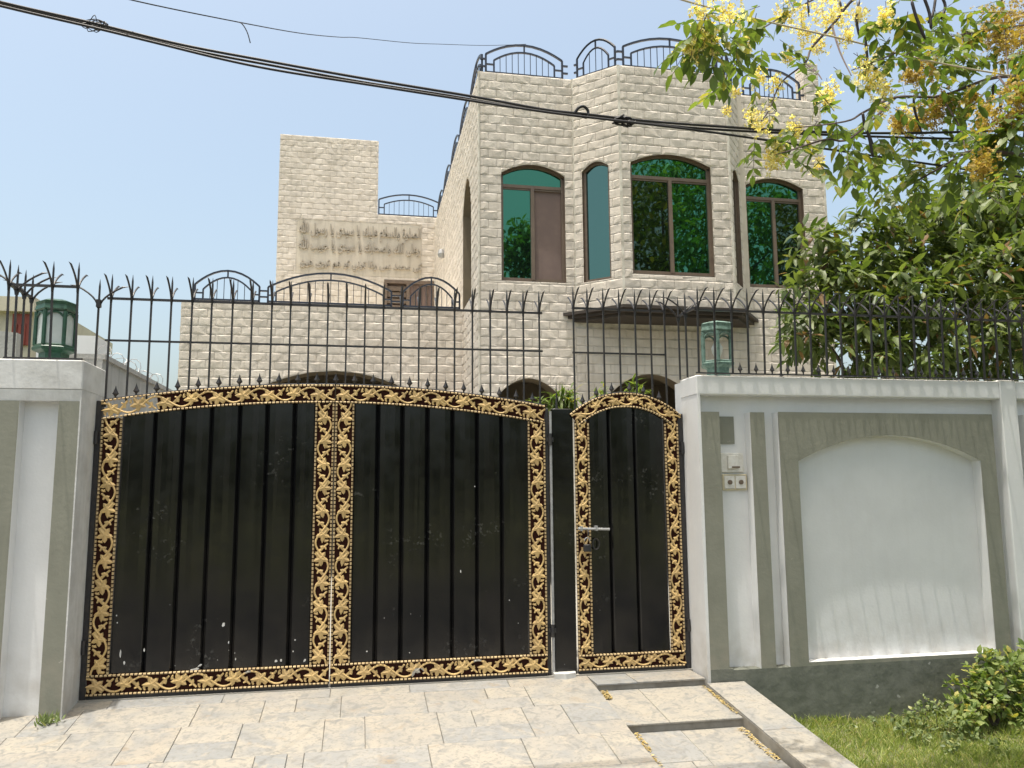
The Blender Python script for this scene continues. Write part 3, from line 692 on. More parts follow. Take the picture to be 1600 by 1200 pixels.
for k, s in enumerate(('first', 'second', 'third', 'fourth', 'fifth')):
    u1 = 8.1-k*1.6; railing(LF, u1-1.4, u1, HT, .36, .2, s+' arched railing back from the street along the left flank parapet', 7, 'railings along the left flank')
railing(PF, -2.9, -1.80, PZT, .30, .27, 'leftmost arched railing of the terrace over the porch', 6, links=(0, .15))
railing(PF, -1.65, .55, PZT, .30, .30, 'widest arched railing of the terrace, below the inscription', 13, links=(0, .2))
railing(PF, .76, 1.82, PZT, .30, .30, 'terrace railing in front of the brown terrace door', 7)
railing(TF, .42, 2.0, TZ2, .44, .17, 'small arched railing on the roof beside the stair tower', 9)

# ------------------------------------------------------------------ boundary wall right of the gates
XR0, XR1 = 2.80, 8.5; YB = -.205
bw = thing('boundary_wall', (5.2, -.2, -.4), 'white and olive boundary wall with arched panel, right of the small gate', 'wall')
obj('core', MB().box(XR0, XR1, YB, .02, -.6, 2.44), 'white_paint', bw)
obj('gate_return', MB().box(XR0-.006, XR0+.02, YW+.002, .16, -.6, 2.44), 'white_paint', bw)
obj('coping', MB().bbox(XR0-.01, 5.735, YW, .03, 2.295, 2.46, .008), 'white_paint', bw)
def raised(x0, x1, z0, z1, ops=(), name='olive_panel', m='olive_paint'):
    b = MB()
    if not ops: b.box(x0, x1, YW+.012, YB+.01, z0, z1)
    else:
        fr = Frame((0, YW+.012, 0), (1, 0, 0)); wall_face(b, fr, x0, x1, z0, z1, ops)
        for o in ops: reveal(b, fr, o, 0, -.12)
        b.box(x0-.0, x0+.002, YW+.012, YB, z0, z1); b.box(x1-.002, x1, YW+.012, YB, z0, z1); b.add([(x0, YW+.012, z1), (x1, YW+.012, z1), (x1, YB, z1), (x0, YB, z1)], [(0, 1, 2, 3)])
    p = obj('panel_body', b, 'white_paint', bw)
    q = MB(); fr = Frame((0, YW+.006, 0), (1, 0, 0)); wall_face(q, fr, x0, x1, z0, z1, list(ops)); 
    obj(name, q, m, bw)
ZP = .045                                                    # top of the plinth
raised(XR0+.012, 2.988, ZP, 2.15); raised(3.268, 3.40, ZP, 2.15)
archp = Op(4.588, .893, .075, 1.735, .225)
raised(3.528, 5.637, ZP, 2.155, [archp])
pl = MB(); pl.box(XR0, 3.02, YW+.004, YB, -.6, ZP+.012); pl.box(3.02, XR1, YW+.006, YB, -.6, ZP); obj('plinth', pl, 'plinth_paint', bw)
obj('pier', MB().bbox(5.735, 5.905, YW-.006, .03, ZP-.04, 2.47, .008), 'white_paint', bw)
obj('coping', MB().bbox(5.905, XR1, YW, .03, 2.295, 2.46, .008), 'white_paint', bw)
raised(5.99, 8.3, ZP, 2.155)
obj('niche', MB().box(3.015, 3.165, YB-.012, YB, 1.885, 2.12), 'olive_paint', bw)

# switch plates on the white strip
sp = thing('bell_panel', (3.1, YB, 1.48), 'cream plastic bell push panel with two buttons on the white wall strip', 'bell')
x0 = P(1127, 740, YB).x; x1 = P(1165, 740, YB).x; zt = P(1145, 741, YB).z; zb = P(1145, 766, YB).z
obj('backplate', MB().bbox(x0, x1, YB-.025, YB, zb, zt, .005), 'plastic_cream', sp)
for k in range(2):
    a = x0+.012+(x1-x0-.02)*k/2; b = a+(x1-x0-.024)/2-.006
    md = obj('module', MB().bbox(a, b, YB-.032, YB-.025, zb+.014, zt-.014, .003), 'plastic_white', sp)
    obj('button', MB().lathe([(.02, 0), (.02, .012), (.012, .014)], (0, 0, 0), 10), 'button', md)
    bm = md.children[0].data
    for v in bm.vertices: v.co = Vector((v.co.x + WL[md].x, v.co.y+WL[md].y, v.co.z+WL[md].z)); x, y, z = v.co; v.co = Vector(((a+b)/2+x, YB-.032-z, (zb+zt)/2+y)) - WL[md]
x0 = P(1125, 720, YB).x; x1 = P(1160, 720, YB).x; zt = P(1145, 708, YB).z; zb = P(1145, 738, YB).z
sw = thing('switch_box', ((x0+x1)/2, YB, zb), 'white plastic switch box with raised cover above the bell panel', 'switch')
obj('backplate', MB().bbox(x0, x1, YB-.02, YB, zb, zt, .004), 'plastic_white', sw)
obj('cover', MB().bbox(x0+.055, x1-.055, YB-.045, YB-.02, zb+.03, zt-.02, .004), 'plastic_white', sw)
obj('latch', MB().box(x0+.085, x1-.05, YB-.05, YB-.045, zb+.035, zb+.05), 'button', sw)

# ------------------------------------------------------------------ gate pier on the left
lp = thing('gate_pier', (-3.0, -.1, -.1), 'white and olive striped gate pier on the left under the caged lantern', 'gate pier')
XL = -1.985; YBL = -.225
obj('core', MB().box(-6.2, XL-.004, YBL, .14, -.6, 2.18), 'white_paint', lp)
obj('inner_face', MB().box(XL-.01, XL, YW-.014, .14, -.6, 2.30), 'white_old', lp)
obj('cap', MB().bbox(-6.2, XL+.002, YW-.02, .2, 2.255, 2.475, .008), 'white_old', lp)
m_ = MB(); n = 1; m_.add([(-6.2, YW-.018, 2.256), (XL, YW-.018, 2.256), (XL, YW-.008, 2.175), (-6.2, YW-.008, 2.175), (-6.2, YBL+.01, 2.175), (XL, YBL+.01, 2.175)], [(0, 3, 2, 1), (3, 4, 5, 2)]); obj('cap_moulding', m_, 'white_old', lp)
for a, b in ((-2.135, XL+.0005), (-3.3, -2.395), (-6.2, -3.6)):
    obj('panel_body', MB().box(a, b-.002, YW-.008, YBL+.005, -.6, 2.176), 'white_paint', lp)
    q = MB(); q.add([(a, YW-.0125, -.4), (b, YW-.0125, -.4), (b, YW-.0125, 2.174), (a, YW-.0125, 2.174)], [(0, 1, 2, 3)]); obj('olive_panel', q, 'olive_paint', lp)
# side wall of the plot running back from the pier
sw_ = thing('side_wall', (-2.14, 5, -.3), 'grey plastered side wall running back from the left gate pier', 'wall')
obj('wall', MB().box(-2.26, -2.02, .21, 7.9, -.5, 2.57), 'grey_wall', sw_)
obj('coping', MB().box(-2.28, -2.0, .205, 7.9, 2.57, 2.61), 'grey_wall', sw_)
rw = MB()
pts = []
for i in range(150):
    a = i*.55; y = .55+i*.013; rr = .055+.03*math.sin(i*.37); pts.append((-2.12+rr*math.cos(a), y+.04*math.sin(a*.7), 2.67+rr*math.sin(a)*(.9+.4*math.sin(i*.11))))
rw.tube(pts, .0035, 4); tag(obj('coiled_wire', rw, 'silver'), 'thin coiled wire along the top of the grey side wall', 'wire')

# ------------------------------------------------------------------ gates
def zmain(x): return 2.368 - .152*abs((x+.2)/1.75)**2
def zwick(x): return 2.338 - .175*abs((x-2.272)/.465)**2.2
BW = .15
def leaf_star(size=1.):                                      # five-lobed ivy leaf, raised in the middle, face -y
    pts = []
    for k in range(5):
        for da, rr in ((-.34, .74), (0, 1.0 if k else 1.16), (.34, .74)):
            an = math.pi/2 + k*2*math.pi/5 + da; pts.append((rr*math.cos(an), rr*math.sin(an)))
        an = math.pi/2 + (k+.5)*2*math.pi/5; pts.append((.50*math.cos(an), .50*math.sin(an)))
    n = len(pts); m_ = MB(); R_ = .060*size
    m_.v = [(x*R_, -.007-.004*(1 if i % 4 == 1 else 0), z*R_) for i, (x, z) in enumerate(pts)] + [(x*R_, .004, z*R_) for x, z in pts] + [(0, -.016, 0)]
    m_.f = [(2*n, i, (i+1) % n) for i in range(n)] + [((i+1) % n, i, n+i, n+(i+1) % n) for i in range(n)]
    return m_
STAR = mesh('vine_leaf', leaf_star(), 'gold')
def ribbon(mb, pts, w0, w1, y0=-.009, y1=.003):              # flat raised ribbon along points in x,z
    n = len(pts); vs = []
    for i, (x, z) in enumerate(pts):
        a = pts[max(i-1, 0)]; b = pts[min(i+1, n-1)]; t = Vector((b[0]-a[0], b[1]-a[1])).normalized(); w = w0+(w1-w0)*i/(n-1)
        nx_, nz_ = -t.y*w/2, t.x*w/2
        vs += [(x-nx_, y0, z-nz_), (x, y0-.004, z), (x+nx_, y0, z+nz_), (x-nx_, y1, z-nz_), (x+nx_, y1, z+nz_)]
    fs = []
    for i in range(n-1):
        a, b = i*5, i*5+5; fs += [(a, b, b+1, a+1), (a+1, b+1, b+2, a+2), (a+3, b+3, b, a), (a+2, b+2, b+4, a+4)]
    mb.add(vs, fs)
def border(gate, path, L, w, name, back=True, skip=0., phase=0, ends=(0., 0.)):
    """fretwork strip; path(s) -> (x, z, tx, tz) along the centre line, normal = (-tz, tx)"""
    def pt(s, t): x, z, tx, tz = path(s); return (x - tz*t, z + tx*t)
    m_ = MB(); n = max(2, int(L/.05)); hw = w/2
    bk = []
    s0 = skip
    for i in range(n):
        a, b = s0+(L-s0)*i/n, s0+(L-s0)*(i+1)/n
        (x0, z0), (x1, z1), (x2, z2), (x3, z3) = pt(a, -hw), pt(b, -hw), pt(b, hw), pt(a, hw)
        m_.add([(x0, .004, z0), (x1, .004, z1), (x2, .004, z2), (x3, .004, z3)], [(0, 1, 2, 3)])
    br = obj(name, m_, 'fret_back', gate)
    ed = MB()                                                # beaded edges
    for t0 in (-hw+.008, hw-.008):
        s = ends[0]; k = 0
        while s < L-ends[1]-.01:
            e = min(s+.026, L-ends[1]); ribbon(ed, [pt(s+.001, t0), pt(e-.004, t0)], .014, .014, -.012, .004); s = s+.030
    obj('beaded_edge', ed, 'gold_edge', br, kind='stuff')
    iw = hw-.018; nh = max(1, round(L/.185)); h = L/nh; vine = MB()
    N = nh*8
    ribbon(vine, [pt(L*i/N, iw*.88*math.cos(math.pi*(L*i/N)/h + math.pi*phase)) for i in range(N+1)], .014, .014)
    for k in range(nh):
        sg = 1 if (k+phase) % 2 == 0 else -1; c0 = k*h
        ribbon(vine, [pt(c0+h*(.50+.5*q), sg*iw*(-.85+1.75*q)) for q in (0, .3, .6, .95)], .027, .013, -.006)
        ribbon(vine, [pt(c0+h*(.72+.12*math.sin(q)), sg*iw*(.15+.42*math.cos(q))) for q in (0, .8, 1.6, 2.4)], .011, .026, -.007)
        ribbon(vine, [pt(c0+h*(.12-.05*math.sin(q)), -sg*iw*(.55+.3*math.cos(q))) for q in (0, .8, 1.6, 2.4)], .010, .022, -.007)
        x, z, tx, tz = path(c0+h*.34); px_, pz_ = pt(c0+h*.34, sg*iw*-.12)
        ang = math.atan2(tz, tx) + (math.pi/2 if sg > 0 else -.25*math.pi) + RND.uniform(-.15, .15)
        sc_ = iw/.057*RND.uniform(.92, 1.04)
        inst('vine_leaf', STAR, br, (px_, 0, pz_), (0, -ang, 0), (sc_, 1, sc_))
    obj('vine', vine, 'gold', br)
    return br
def line(x0, z0, x1, z1):
    L = math.hypot(x1-x0, z1-z0); tx, tz = (x1-x0)/L, (z1-z0)/L
    return (lambda s: (x0+tx*s, z0+tz*s, tx, tz)), L
def curve(f, x0, x1, dz, n=60):
    xs = [x0+(x1-x0)*i/n for i in range(n+1)]; pts = [(x, f(x)-dz) for x in xs]; acc = [0]
    for a, b in zip(pts, pts[1:]): acc.append(acc[-1]+math.hypot(b[0]-a[0], b[1]-a[1]))
    def path(s):
        s = min(max(s, 0), acc[-1]-1e-6); i = max(k for k in range(n) if acc[k] <= s); t = (s-acc[i])/(acc[i+1]-acc[i])
        a, b = pts[i], pts[i+1]; d = acc[i+1]-acc[i]
        return (a[0]+(b[0]-a[0])*t, a[1]+(b[1]-a[1])*t, (b[0]-a[0])/d, (b[1]-a[1])/d)
    return path, acc[-1]
SPEAR = MB()
_pr = [(-.0, .006), (.012, .007), (.020, .010), (.034, .024), (.050, .016), (.075, .006), (.098, .0005)]
SPEAR.v = []; 
for z, r_ in _pr:
    SPEAR.v += [(r_, 0, z), (0, -r_*.55, z), (-r_, 0, z), (0, r_*.55, z)]
for i in range(len(_pr)-1):
    for k in range(4): SPEAR.f.append((i*4+k, i*4+(k+1) % 4, (i+1)*4+(k+1) % 4, (i+1)*4+k))
SPEAR_ME = mesh('spearhead', SPEAR, 'iron')
def gate_leaf(name, x0, x1, f, seams, label, bw_, skip=0., zbot=.03, tube=True):
    t = thing(name, ((x0+x1)/2, 0, 0), label, 'gate')
    ix0, ix1 = x0+bw_, x1-bw_
    edges = [ix0-.01] + seams + [ix1+.01]
    # back sheet in the grooves, then the folded panels
    bs = MB(); n = 12
    xs = [ix0-.01+(ix1-ix0+.02)*i/n for i in range(n+1)]
    bs.add([(x, .044, zbot+bw_-.01) for x in xs] + [(x, .044, f(x)-bw_+.01) for x in xs], [(i, i+1, n+2+i, n+1+i) for i in range(n)])
    obj('back_sheet', bs, 'groove', t)
    for a, b in zip(edges, edges[1:]):
        m_ = MB(); nn = 4; gp = .020; xs = [a+gp+(b-a-2*gp)*i/nn for i in range(nn+1)]
        bow = [0, .004, .005, .004, 0]
        vs = [(x, .016-bow[i]+RND.uniform(-.0008, .0008), zbot+bw_-.012) for i, x in enumerate(xs)] + [(x, .016-bow[i]+RND.uniform(-.0008, .0008), f(x)-bw_+.012) for i, x in enumerate(xs)]
        fs = [(i, i+1, nn+2+i, nn+1+i) for i in range(nn)]
        o = len(vs); vs += [(a+.003, .034, zbot+bw_-.012), (b-.003, .034, zbot+bw_-.012), (b-.003, .034, f(b)-bw_+.012), (a+.003, .034, f(a)-bw_+.012)]
        fs += [(o, 0, nn+1, o+3), (nn, o+1, o+2, 2*nn+1)]
        m_.add(vs, fs); obj('sheet_panel', m_, 'gate_sheet', t)
    c = bw_/2
    p, L = line(x0+c, zbot+bw_, x0+c, f(x0+c)-bw_*.98); border(t, p, L, bw_, 'left_border', phase=0)
    p, L = line(x1-c, zbot+bw_, x1-c, f(x1-c)-bw_*.98); border(t, p, L, bw_, 'right_border', phase=1)
    p, L = line(x0, zbot+c, x1, zbot+c); border(t, p, L, bw_, 'bottom_border')
    p, L = curve(f, x0, x1, c); border(t, p, L, bw_, 'top_border', skip=skip)
    obj('bottom_tube', MB().box(x0+.004, x1-.004, .006, .05, .006, zbot-.001), 'iron', t); m_ = MB()
    pts = [(x0+(x1-x0)*i/20, .02, f(x0+(x1-x0)*i/20)+.004) for i in range(21)]; m_.tube(pts, .008, 6)
    obj('top_tube', m_, 'iron', t)
    return t
XG0, XGM, XG1 = -1.938, -.192, 1.548
sl = [P(x_, 850, 0).x for x_ in (232, 277, 322, 367, 411, 455)]; sr = [P(x_, 850, 0).x for x_ in (588, 627, 667, 707, 746, 785)]
gl = gate_leaf('gate_leaf', XG0, XGM-.004, zmain, sl, 'left leaf of the black double gate, gold ivy border and chipped white corner', BW, .40)
gr = gate_leaf('gate_leaf', XGM+.004, XG1, zmain, sr, 'right leaf of the black double gate beside the fixed black post panel', BW)
gl['group'] = gr['group'] = 'leaves of the double gate'
WX0, WX1 = 1.806, 2.742
sw2 = [P(956, 850, 0).x, P(997, 850, 0).x]
wk = gate_leaf('wicket_gate', WX0, WX1, zwick, sw2, 'narrow black pedestrian gate with arched gold border and sliding bolt', .128, .0)
def spears(t, xs, f, y=.02):
    for x in xs: inst('spearhead', SPEAR_ME, t, (x, y, f(x)+.006), (0, 0, RND.uniform(-.2, .2)))
BARX = [P(x_, 520, 0).x for x_ in (168.5, 201, 232.5, 264, 297, 328, 361, 392, 423, 452.5, 482, 511.5, 541, 570, 599, 627, 655, 683, 711, 739, 767, 793.5, 819, 844)]
mid = [(a+b)/2 for a, b in zip(BARX, BARX[1:])]
spears(gl, [x for x in mid if x < XGM], zmain); spears(gr, [x for x in mid if x > XGM], zmain)
spears(wk, [P(x_, 620, 0).x for x_ in (911, 933, 957, 985, 1007, 1031)], zwick)
# splashes of white paint left on the sheets
def splash(t, px_, py_, w, h, lean=0.):
    c = P(px_, py_, .006); n = 11; pts = []
    for k in range(n):
        an = 2*math.pi*k/n; rr0 = RND.uniform(.7, 1.15); pts.append((c.x + w*rr0*math.cos(an) + lean*h*math.sin(an), c.z + h*rr0*math.sin(an)))
    obj('paint_splash', MB().prism(pts, .0075, .012), 'white_old', t)
for a in ((303, 1047, .030, .018, 1.2), (312, 1040, .012, .010, 1.), (349, 976, .011, .017), (357, 1004, .005, .010), (188, 1022, .006, .030), (194, 1036, .006, .014), (182, 962, .004, .006), (183, 973, .004, .006), (225, 1016, .005, .014), (431, 1033, .010, .010), (439, 1032, .008, .010), (476, 1032, .008, .012, .5), (368, 1030, .004, .010), (461, 1000, .005, .005), (458, 1018, .005, .006)): splash(gl, *a)
for a in ((573, 1018, .006, .005), (720, 893, .004, .012), (640, 1020, .005, .004), (796, 938, .004, .004), (742, 760, .004, .005)): splash(gr, *a)
# bolt, ring and padlock on the small gate
b0 = P(903, 826, -.03); b1 = P(952, 827, -.03)
m_ = MB(); m_.tube([(b0.x, -.035, b0.z), (b1.x, -.035, b1.z)], .011, 8); m_.box(b0.x+.02, b0.x+.04, -.045, .01, b0.z-.02, b0.z+.02); m_.box(b0.x+.15, b0.x+.17, -.045, .01, b0.z-.02, b0.z+.02)
bolt = obj('bolt', m_, 'silver', wk); m_ = MB(); m_.tube([(b0.x+.08, -.035, b0.z), (b0.x+.08, -.06, b0.z-.03), (b0.x+.08, -.062, b0.z-.06)], .007, 6); obj('handle', m_, 'iron', bolt)
lk = thing('padlock', (b0.x+.09, -.05, b0.z-.2), 'dark padlock hanging under the bolt of the small gate', 'padlock')
cx, cz = b0.x+.075, b0.z-.13
obj('body', MB().bbox(cx-.032, cx+.032, -.055, -.025, cz-.06, cz, .006), 'iron', lk)
obj('shackle', MB().tube([(cx+.022*math.cos(a), -.04, cz+.03+.024*math.sin(a)) if 0 <= a <= math.pi else (cx, -.04, cz) for a in [math.pi*i/10 for i in range(11)]], .005, 6), 'silver', lk)
m_ = MB(); m_.tube([(cx+.08+.028*math.cos(a), -.03, cz-.0+.045*math.sin(a)) for a in [2*math.pi*i/14 for i in range(15)]], .006, 6); obj('pull_ring', m_, 'iron', wk)
# frame posts, fixed panel, hinges
gf = thing('gateway', (0, .03, 0), 'black steel posts and fixed narrow panel between the gates', 'gateway')
obj('post', MB().bbox(-1.984, -1.942, .0, .06, -.02, 2.215, .004), 'iron', gf)
obj('post', MB().bbox(1.553, 1.583, .012, .06, -.02, 2.195, .004), 'iron', gf)
obj('post', MB().bbox(2.748, 2.792, .0, .06, -.02, 2.16, .004), 'iron', gf)
obj('fixed_panel', MB().bbox(1.612, 1.798, .014, .05, -.02, 2.195, .006), 'gate_sheet', gf)
obj('drop_rod', MB().tube([(1.598, .004, -.01), (1.598, .004, 2.17)], .012, 8), 'silver', gf)
obj('foot_patch', MB().hprism([(1.59, -.06), (1.68, -.085), (1.77, -.05), (1.78, .01), (1.59, .01)], -.02, .03), 'white_old', gf)
obj('finial', MB().tube([(1.66, .03, 2.19), (1.66, .03, 2.42)], [.011, .002], 6), 'iron', gf)
for (x, z) in ((-1.968, 1.93), (-1.968, .38), (1.59, 1.93), (1.59, .36), (2.775, 1.86), (2.775, .36)):
    m_ = MB(); m_.tube([(x, -.012, z-.05), (x, -.012, z+.05)], .016, 8); m_.box(x-.03, x+.03, -.006, .02, z-.018, z+.018); obj('hinge', m_, 'iron', gf)
m_ = MB(); m_.box(-1.985, 2.795, -.02, .09, -.2, .004); obj('threshold', m_, 'drive', kind='structure')

# ------------------------------------------------------------------ spiked grilles
def fork_mesh(reach=.20, rise=.155, h=.185):
    m_ = MB(); m_.tube([(0, 0, -.03), (0, 0, h*.7), (0, 0, h)], [.0085, .0075, .001], 6)
    for s in (-1, 1):
        pts = [(0, s*(.006+reach*(q**2.0)), -.045 + rise*(1.25*q - .02*q*q)) for q in (0, .15, .3, .45, .6, .75, .9)]
        pts.append((0, s*(reach*1.08), pts[-1][2]+.006)); m_.tube(pts, [.0075]*7+[.001], 6)
    return m_
FORK = mesh('fork', fork_mesh(), 'iron')
def fork_bar(t, base, top, turn=0., lean=None):
    o = obj('bar', MB().bar(base, top, .0135), 'iron', t)
    base, top = Vector(base), Vector(top); d = (top-base).normalized()
    f = inst('fork', FORK, o, top, (-math.asin(max(-1, min(1, d.y))), 0, turn)); return o
g1 = thing('spiked_grille', (-.2, .03, 2.2), 'long spiked iron grille of thin bars above the double gate', 'grille')
ZR1, ZR2 = 3.03, 2.695
for x in BARX: fork_bar(g1, (x, .035, zmain(x)-.05), (x, .035, ZR1+.01))
obj('rail', MB().bar((BARX[0]-.03, .045, ZR1), (BARX[-1]+.03, .045, ZR1), .018), 'iron', g1)
obj('rail', MB().bar((BARX[0]-.03, .045, ZR2), (BARX[-1]+.03, .045, ZR2), .015), 'iron', g1)
g2 = thing('spiked_grille', (2.27, .03, 2.2), 'short spiked iron grille above the pedestrian gate', 'grille')
B2 = [P(x_, 520, 0).x for x_ in (898, 920, 945, 970, 995, 1019, 1041)]
for x in B2: fork_bar(g2, (x, .035, zwick(max(WX0, min(WX1, x)))-.05), (x, .035, 3.09))
obj('rail', MB().bar((B2[0]-.01, .045, 3.085), (B2[-1]+.01, .045, 3.085), .018), 'iron', g2)
obj('rail', MB().bar((B2[0]-.01, .045, 2.69), (B2[-1]+.01, .045, 2.69), .015), 'iron', g2)
g3 = thing('spiked_grille', (4.4, -.33, 2.46), 'spiked iron grille along the top of the right boundary wall', 'grille')
YG = YW-.032; LEAN = .022
B3 = [P(x_, 540, YG-.02).x for x_ in (1092, 1118, 1145, 1170, 1195, 1220, 1244, 1268, 1292, 1315.5, 1339, 1363, 1385.5, 1407.5, 1430, 1452, 1474, 1496, 1516.5, 1537, 1558, 1579, 1600, 1622)]
for x in B3: fork_bar(g3, (x, YG, 2.468), (x, YG-LEAN, 3.03))
obj('rail', MB().bar((B3[0]-.02, YG-LEAN+.012, 3.015), (B3[-1]+.3, YG-LEAN+.012, 3.015), .018), 'iron', g3)
obj('rail', MB().bar((B3[0]-.02, YG+.012, 2.475), (B3[-1]+.3, YG+.012, 2.475), .012), 'iron', g3)
for x in B3[1::4]: obj('bracket', MB().bar((x+.03, YG+.012, 2.475), (x+.03, YW+.06, 2.463), .012), 'iron', g3)
for y in (-.16, .0): fork_bar(g3, (B3[0]-.02, y, 2.46), (B3[0]-.02, y, 3.03), math.pi/2)
obj('rail', MB().bar((B3[0]-.02, YG-LEAN, 3.03), (B3[0]-.02, .02, 3.03), .018), 'iron', g3)
for a, b in zip(B3[2:], B3[3:]): inst('spearhead', SPEAR_ME, g3, ((a+b)/2, YG+.012, 2.478), (0, 0, RND.uniform(-.2, .2)))
cg = thing('lantern_cage', (-2.3, -.1, 2.475), 'spiked iron cage of bars around the left green lantern', 'cage')
xa, xb = -2.53, -2.065
for x in (xa, (xa+xb)/2+.06, xb): fork_bar(cg, (x+.01, -.30, 2.475), (x, -.31, 3.03))
for y in (-.17, -.03, .11): fork_bar(cg, (xa+.01, y, 2.475), (xa, y, 3.03), math.pi/2)
fork_bar(cg, (XL-.03, .02, 2.475), (XL-.03, .02, 2.99), math.pi/2); 
obj('rail', MB().bar((xa, -.30, 3.03), (xb, -.30, 3.03), .018), 'iron', cg); obj('rail', MB().bar((xa, -.30, 3.03), (xa, .12, 3.03), .018), 'iron', cg)
obj('rail', MB().bar((xa, -.30, 2.486), (XL-.02, -.30, 2.486), .016), 'iron', cg); obj('rail', MB().bar((xa, -.3, 2.486), (xa, .12, 2.486), .016), 'iron', cg)
m_ = MB(); m_.box(XL-.045, XL-.015, .0, .04, 2.95, 3.01); obj('collar', m_, 'iron', cg)

# ------------------------------------------------------------------ lanterns
def lantern(c, h, r, frame, pane, label, turn=0., sides=6, bulb=False):
    t = thing('pillar_lantern', c, label, 'lantern', 'lanterns on the gate pillars'); x, y, z = c
    def ring(r_, zz): return [(x+r_*math.cos(turn+2*math.pi*k/sides), y+r_*math.sin(turn+2*math.pi*k/sides), zz) for k in range(sides)]
    def stack(prof):
        m_ = MB(); vs = []
        for r_, zz in prof: vs += ring(r_*r, z+zz*h)
        n = sides; fs = [(i*n+k, i*n+(k+1) % n, (i+1)*n+(k+1) % n, (i+1)*n+k) for i in range(len(prof)-1) for k in range(n)]
        m_.add(vs, fs + [tuple(range(n-1, -1, -1)), tuple(range((len(prof)-1)*n, len(prof)*n))]); return m_
    obj('base', stack([(.82, 0), (.82, .06), (.74, .08), (.74, .17), (1.08, .21), (1.1, .25), (.98, .28)]), frame, t)
    obj('roof', stack([(.95, .80), (1.06, .83), (1.0, .90), (1.04, .95), (.9, .97), (.5, 1.0)]), frame, t)
    m_ = MB()
    A, B = ring(r*.96, z+.28*h), ring(r*.96, z+.80*h)
    for a, b in zip(A, B): m_.tube([a, b], r*.11, 6)
    for k in range(sides):                                    # shaped arches above the panes
        a, b = Vector(B[k]), Vector(B[(k+1) % sides]); n = 8
        m_.tube([a.lerp(b, i/n) - Vector((0, 0, .10*h*(abs(i/n-.5)*2)**2.2+.015*h)) for i in range(n+1)], r*.06, 5)
        a, b = Vector(A[k]), Vector(A[(k+1) % sides]); m_.tube([a, b], r*.07, 5)
    obj('post_frame', m_, frame, t)
    A, B = ring(r*.88, z+.27*h), ring(r*.88, z+.81*h)
    if pane:
        for k in range(sides):
            j = (k+1) % sides; q = MB(); q.add([A[k], A[j], B[j], B[k]], [(0, 1, 2, 3)]); obj('pane', q, pane, t)
    if bulb:
        obj('bulb', MB().lathe([(.02, .28*h), (.022, .36*h), (.045, .46*h), (.05, .54*h), (.03, .62*h), (.005, .64*h)], (x, y, z), 10), 'bulb', t, smooth=True)
    return t
c = P(85, 545, -.06)
lantern((c.x, c.y, 2.475), .50, .138, 'lantern_green', 'frosted', 'green lantern with frosted panes on the left gate pier, inside an iron cage', .25)
lantern((3.075, -.14, 2.46), .50, .142, 'lantern_old', None, 'weathered pale green lantern with bare bulb on the right wall end', .15, 6, True)

# ------------------------------------------------------------------ neighbour beyond the side wall
nb = thing('neighbour_house', (-10, 14, -.3), 'cream neighbouring house with dark red window seen behind the caged lantern', 'house')
c = P(49, 467, 14); obj('wall', MB().box(-16, c.x, 14, 20, -.3, c.z-.35), 'cream_house', nb); obj('roof_slab', MB().box(-16, c.x+.15, 13.8, 20, c.z-.35, c.z), 'cream_house', nb)
a = P(22, 491, 14); b = P(46, 540, 14); wn = obj('window', MB().box(a.x, b.x, 13.93, 14.0, b.z, a.z), 'red_window', nb)
for k in range(3): obj('shutter_board', MB().box(a.x+.06+(b.x-a.x-.1)*k/3, a.x+.02+(b.x-a.x-.1)*(k+1)/3, 13.9, 13.94, b.z, a.z-.25), 'red_window', wn)
nw = thing('neighbour_wall', (-5.8, 7, -.3), 'plain grey neighbouring wall at the far left edge behind the cage', 'wall')
a = P(27, 520, 7); b = P(-60, 505, 7); obj('wall', MB().prism([(b.x-4, -.3), (a.x, -.3), (a.x, a.z), (b.x-4, b.z+.3)], 7, 7.25), 'grey_wall', nw)
obj('post', MB().box(-3.02, -2.5, 1.6, 2.0, -.3, P(45, 522, 1.6).z), 'white_paint', nw)

# ------------------------------------------------------------------ overhead cables
def smooth(pts, n=6):
    out = []
    for i in range(len(pts)-1):
        p0, p1, p2, p3 = pts[max(i-1, 0)], pts[i], pts[i+1], pts[min(i+2, len(pts)-1)]
        for k in range(n):
            t = k/n; out.append(.5*((2*p1)+(p2-p0)*t+(2*p0-5*p1+4*p2-p3)*t*t+(3*p1-p0-3*p2+p3)*t**3))
    out.append(pts[-1]); return out
def cable(name, pix, ys, r_, m, label, extra=None, cat='cable', group=None):
    if not isinstance(ys, (list, tuple)): ys = [ys]*len(pix)
    pts = [P(a, b, y) for (a, b), y in zip(pix, ys)]
    mb = MB(); mb.tube(smooth(pts), r_, 6)
    if extra: extra(mb)
    return tag(obj(name, mb, m, smooth=True), label, cat, group)
YC = -1.9
def tangle(px, py, n, rad, rr, seed):
    def f(mb):
        q = random.Random(seed); c = P(px, py, YC)
        for i in range(n):
            a = q.uniform(0, 6.28); pts = []
            for k in range(7):
                a += q.uniform(.4, 1.2); s = rad*q.uniform(.25, 1.); pts.append(c + Vector((s*1.6*math.cos(a), q.uniform(-.03, .03), s*.8*math.sin(a))))
            mb.tube(smooth(pts, 3), rr, 4)
    return f
def loop1(mb):
    c = P(912, 178, YC); mb.tube(smooth([c+Vector((-.06, 0, .0)), c+Vector((-.035, -.01, .035)), c+Vector((0, -.01, .045)), c+Vector((.03, 0, .02)), c+Vector((.02, 0, -.02)), c+Vector((-.03, 0, -.012))]), .010, 6)
    tangle(975, 190, 5, .05, .006, 4)(mb)
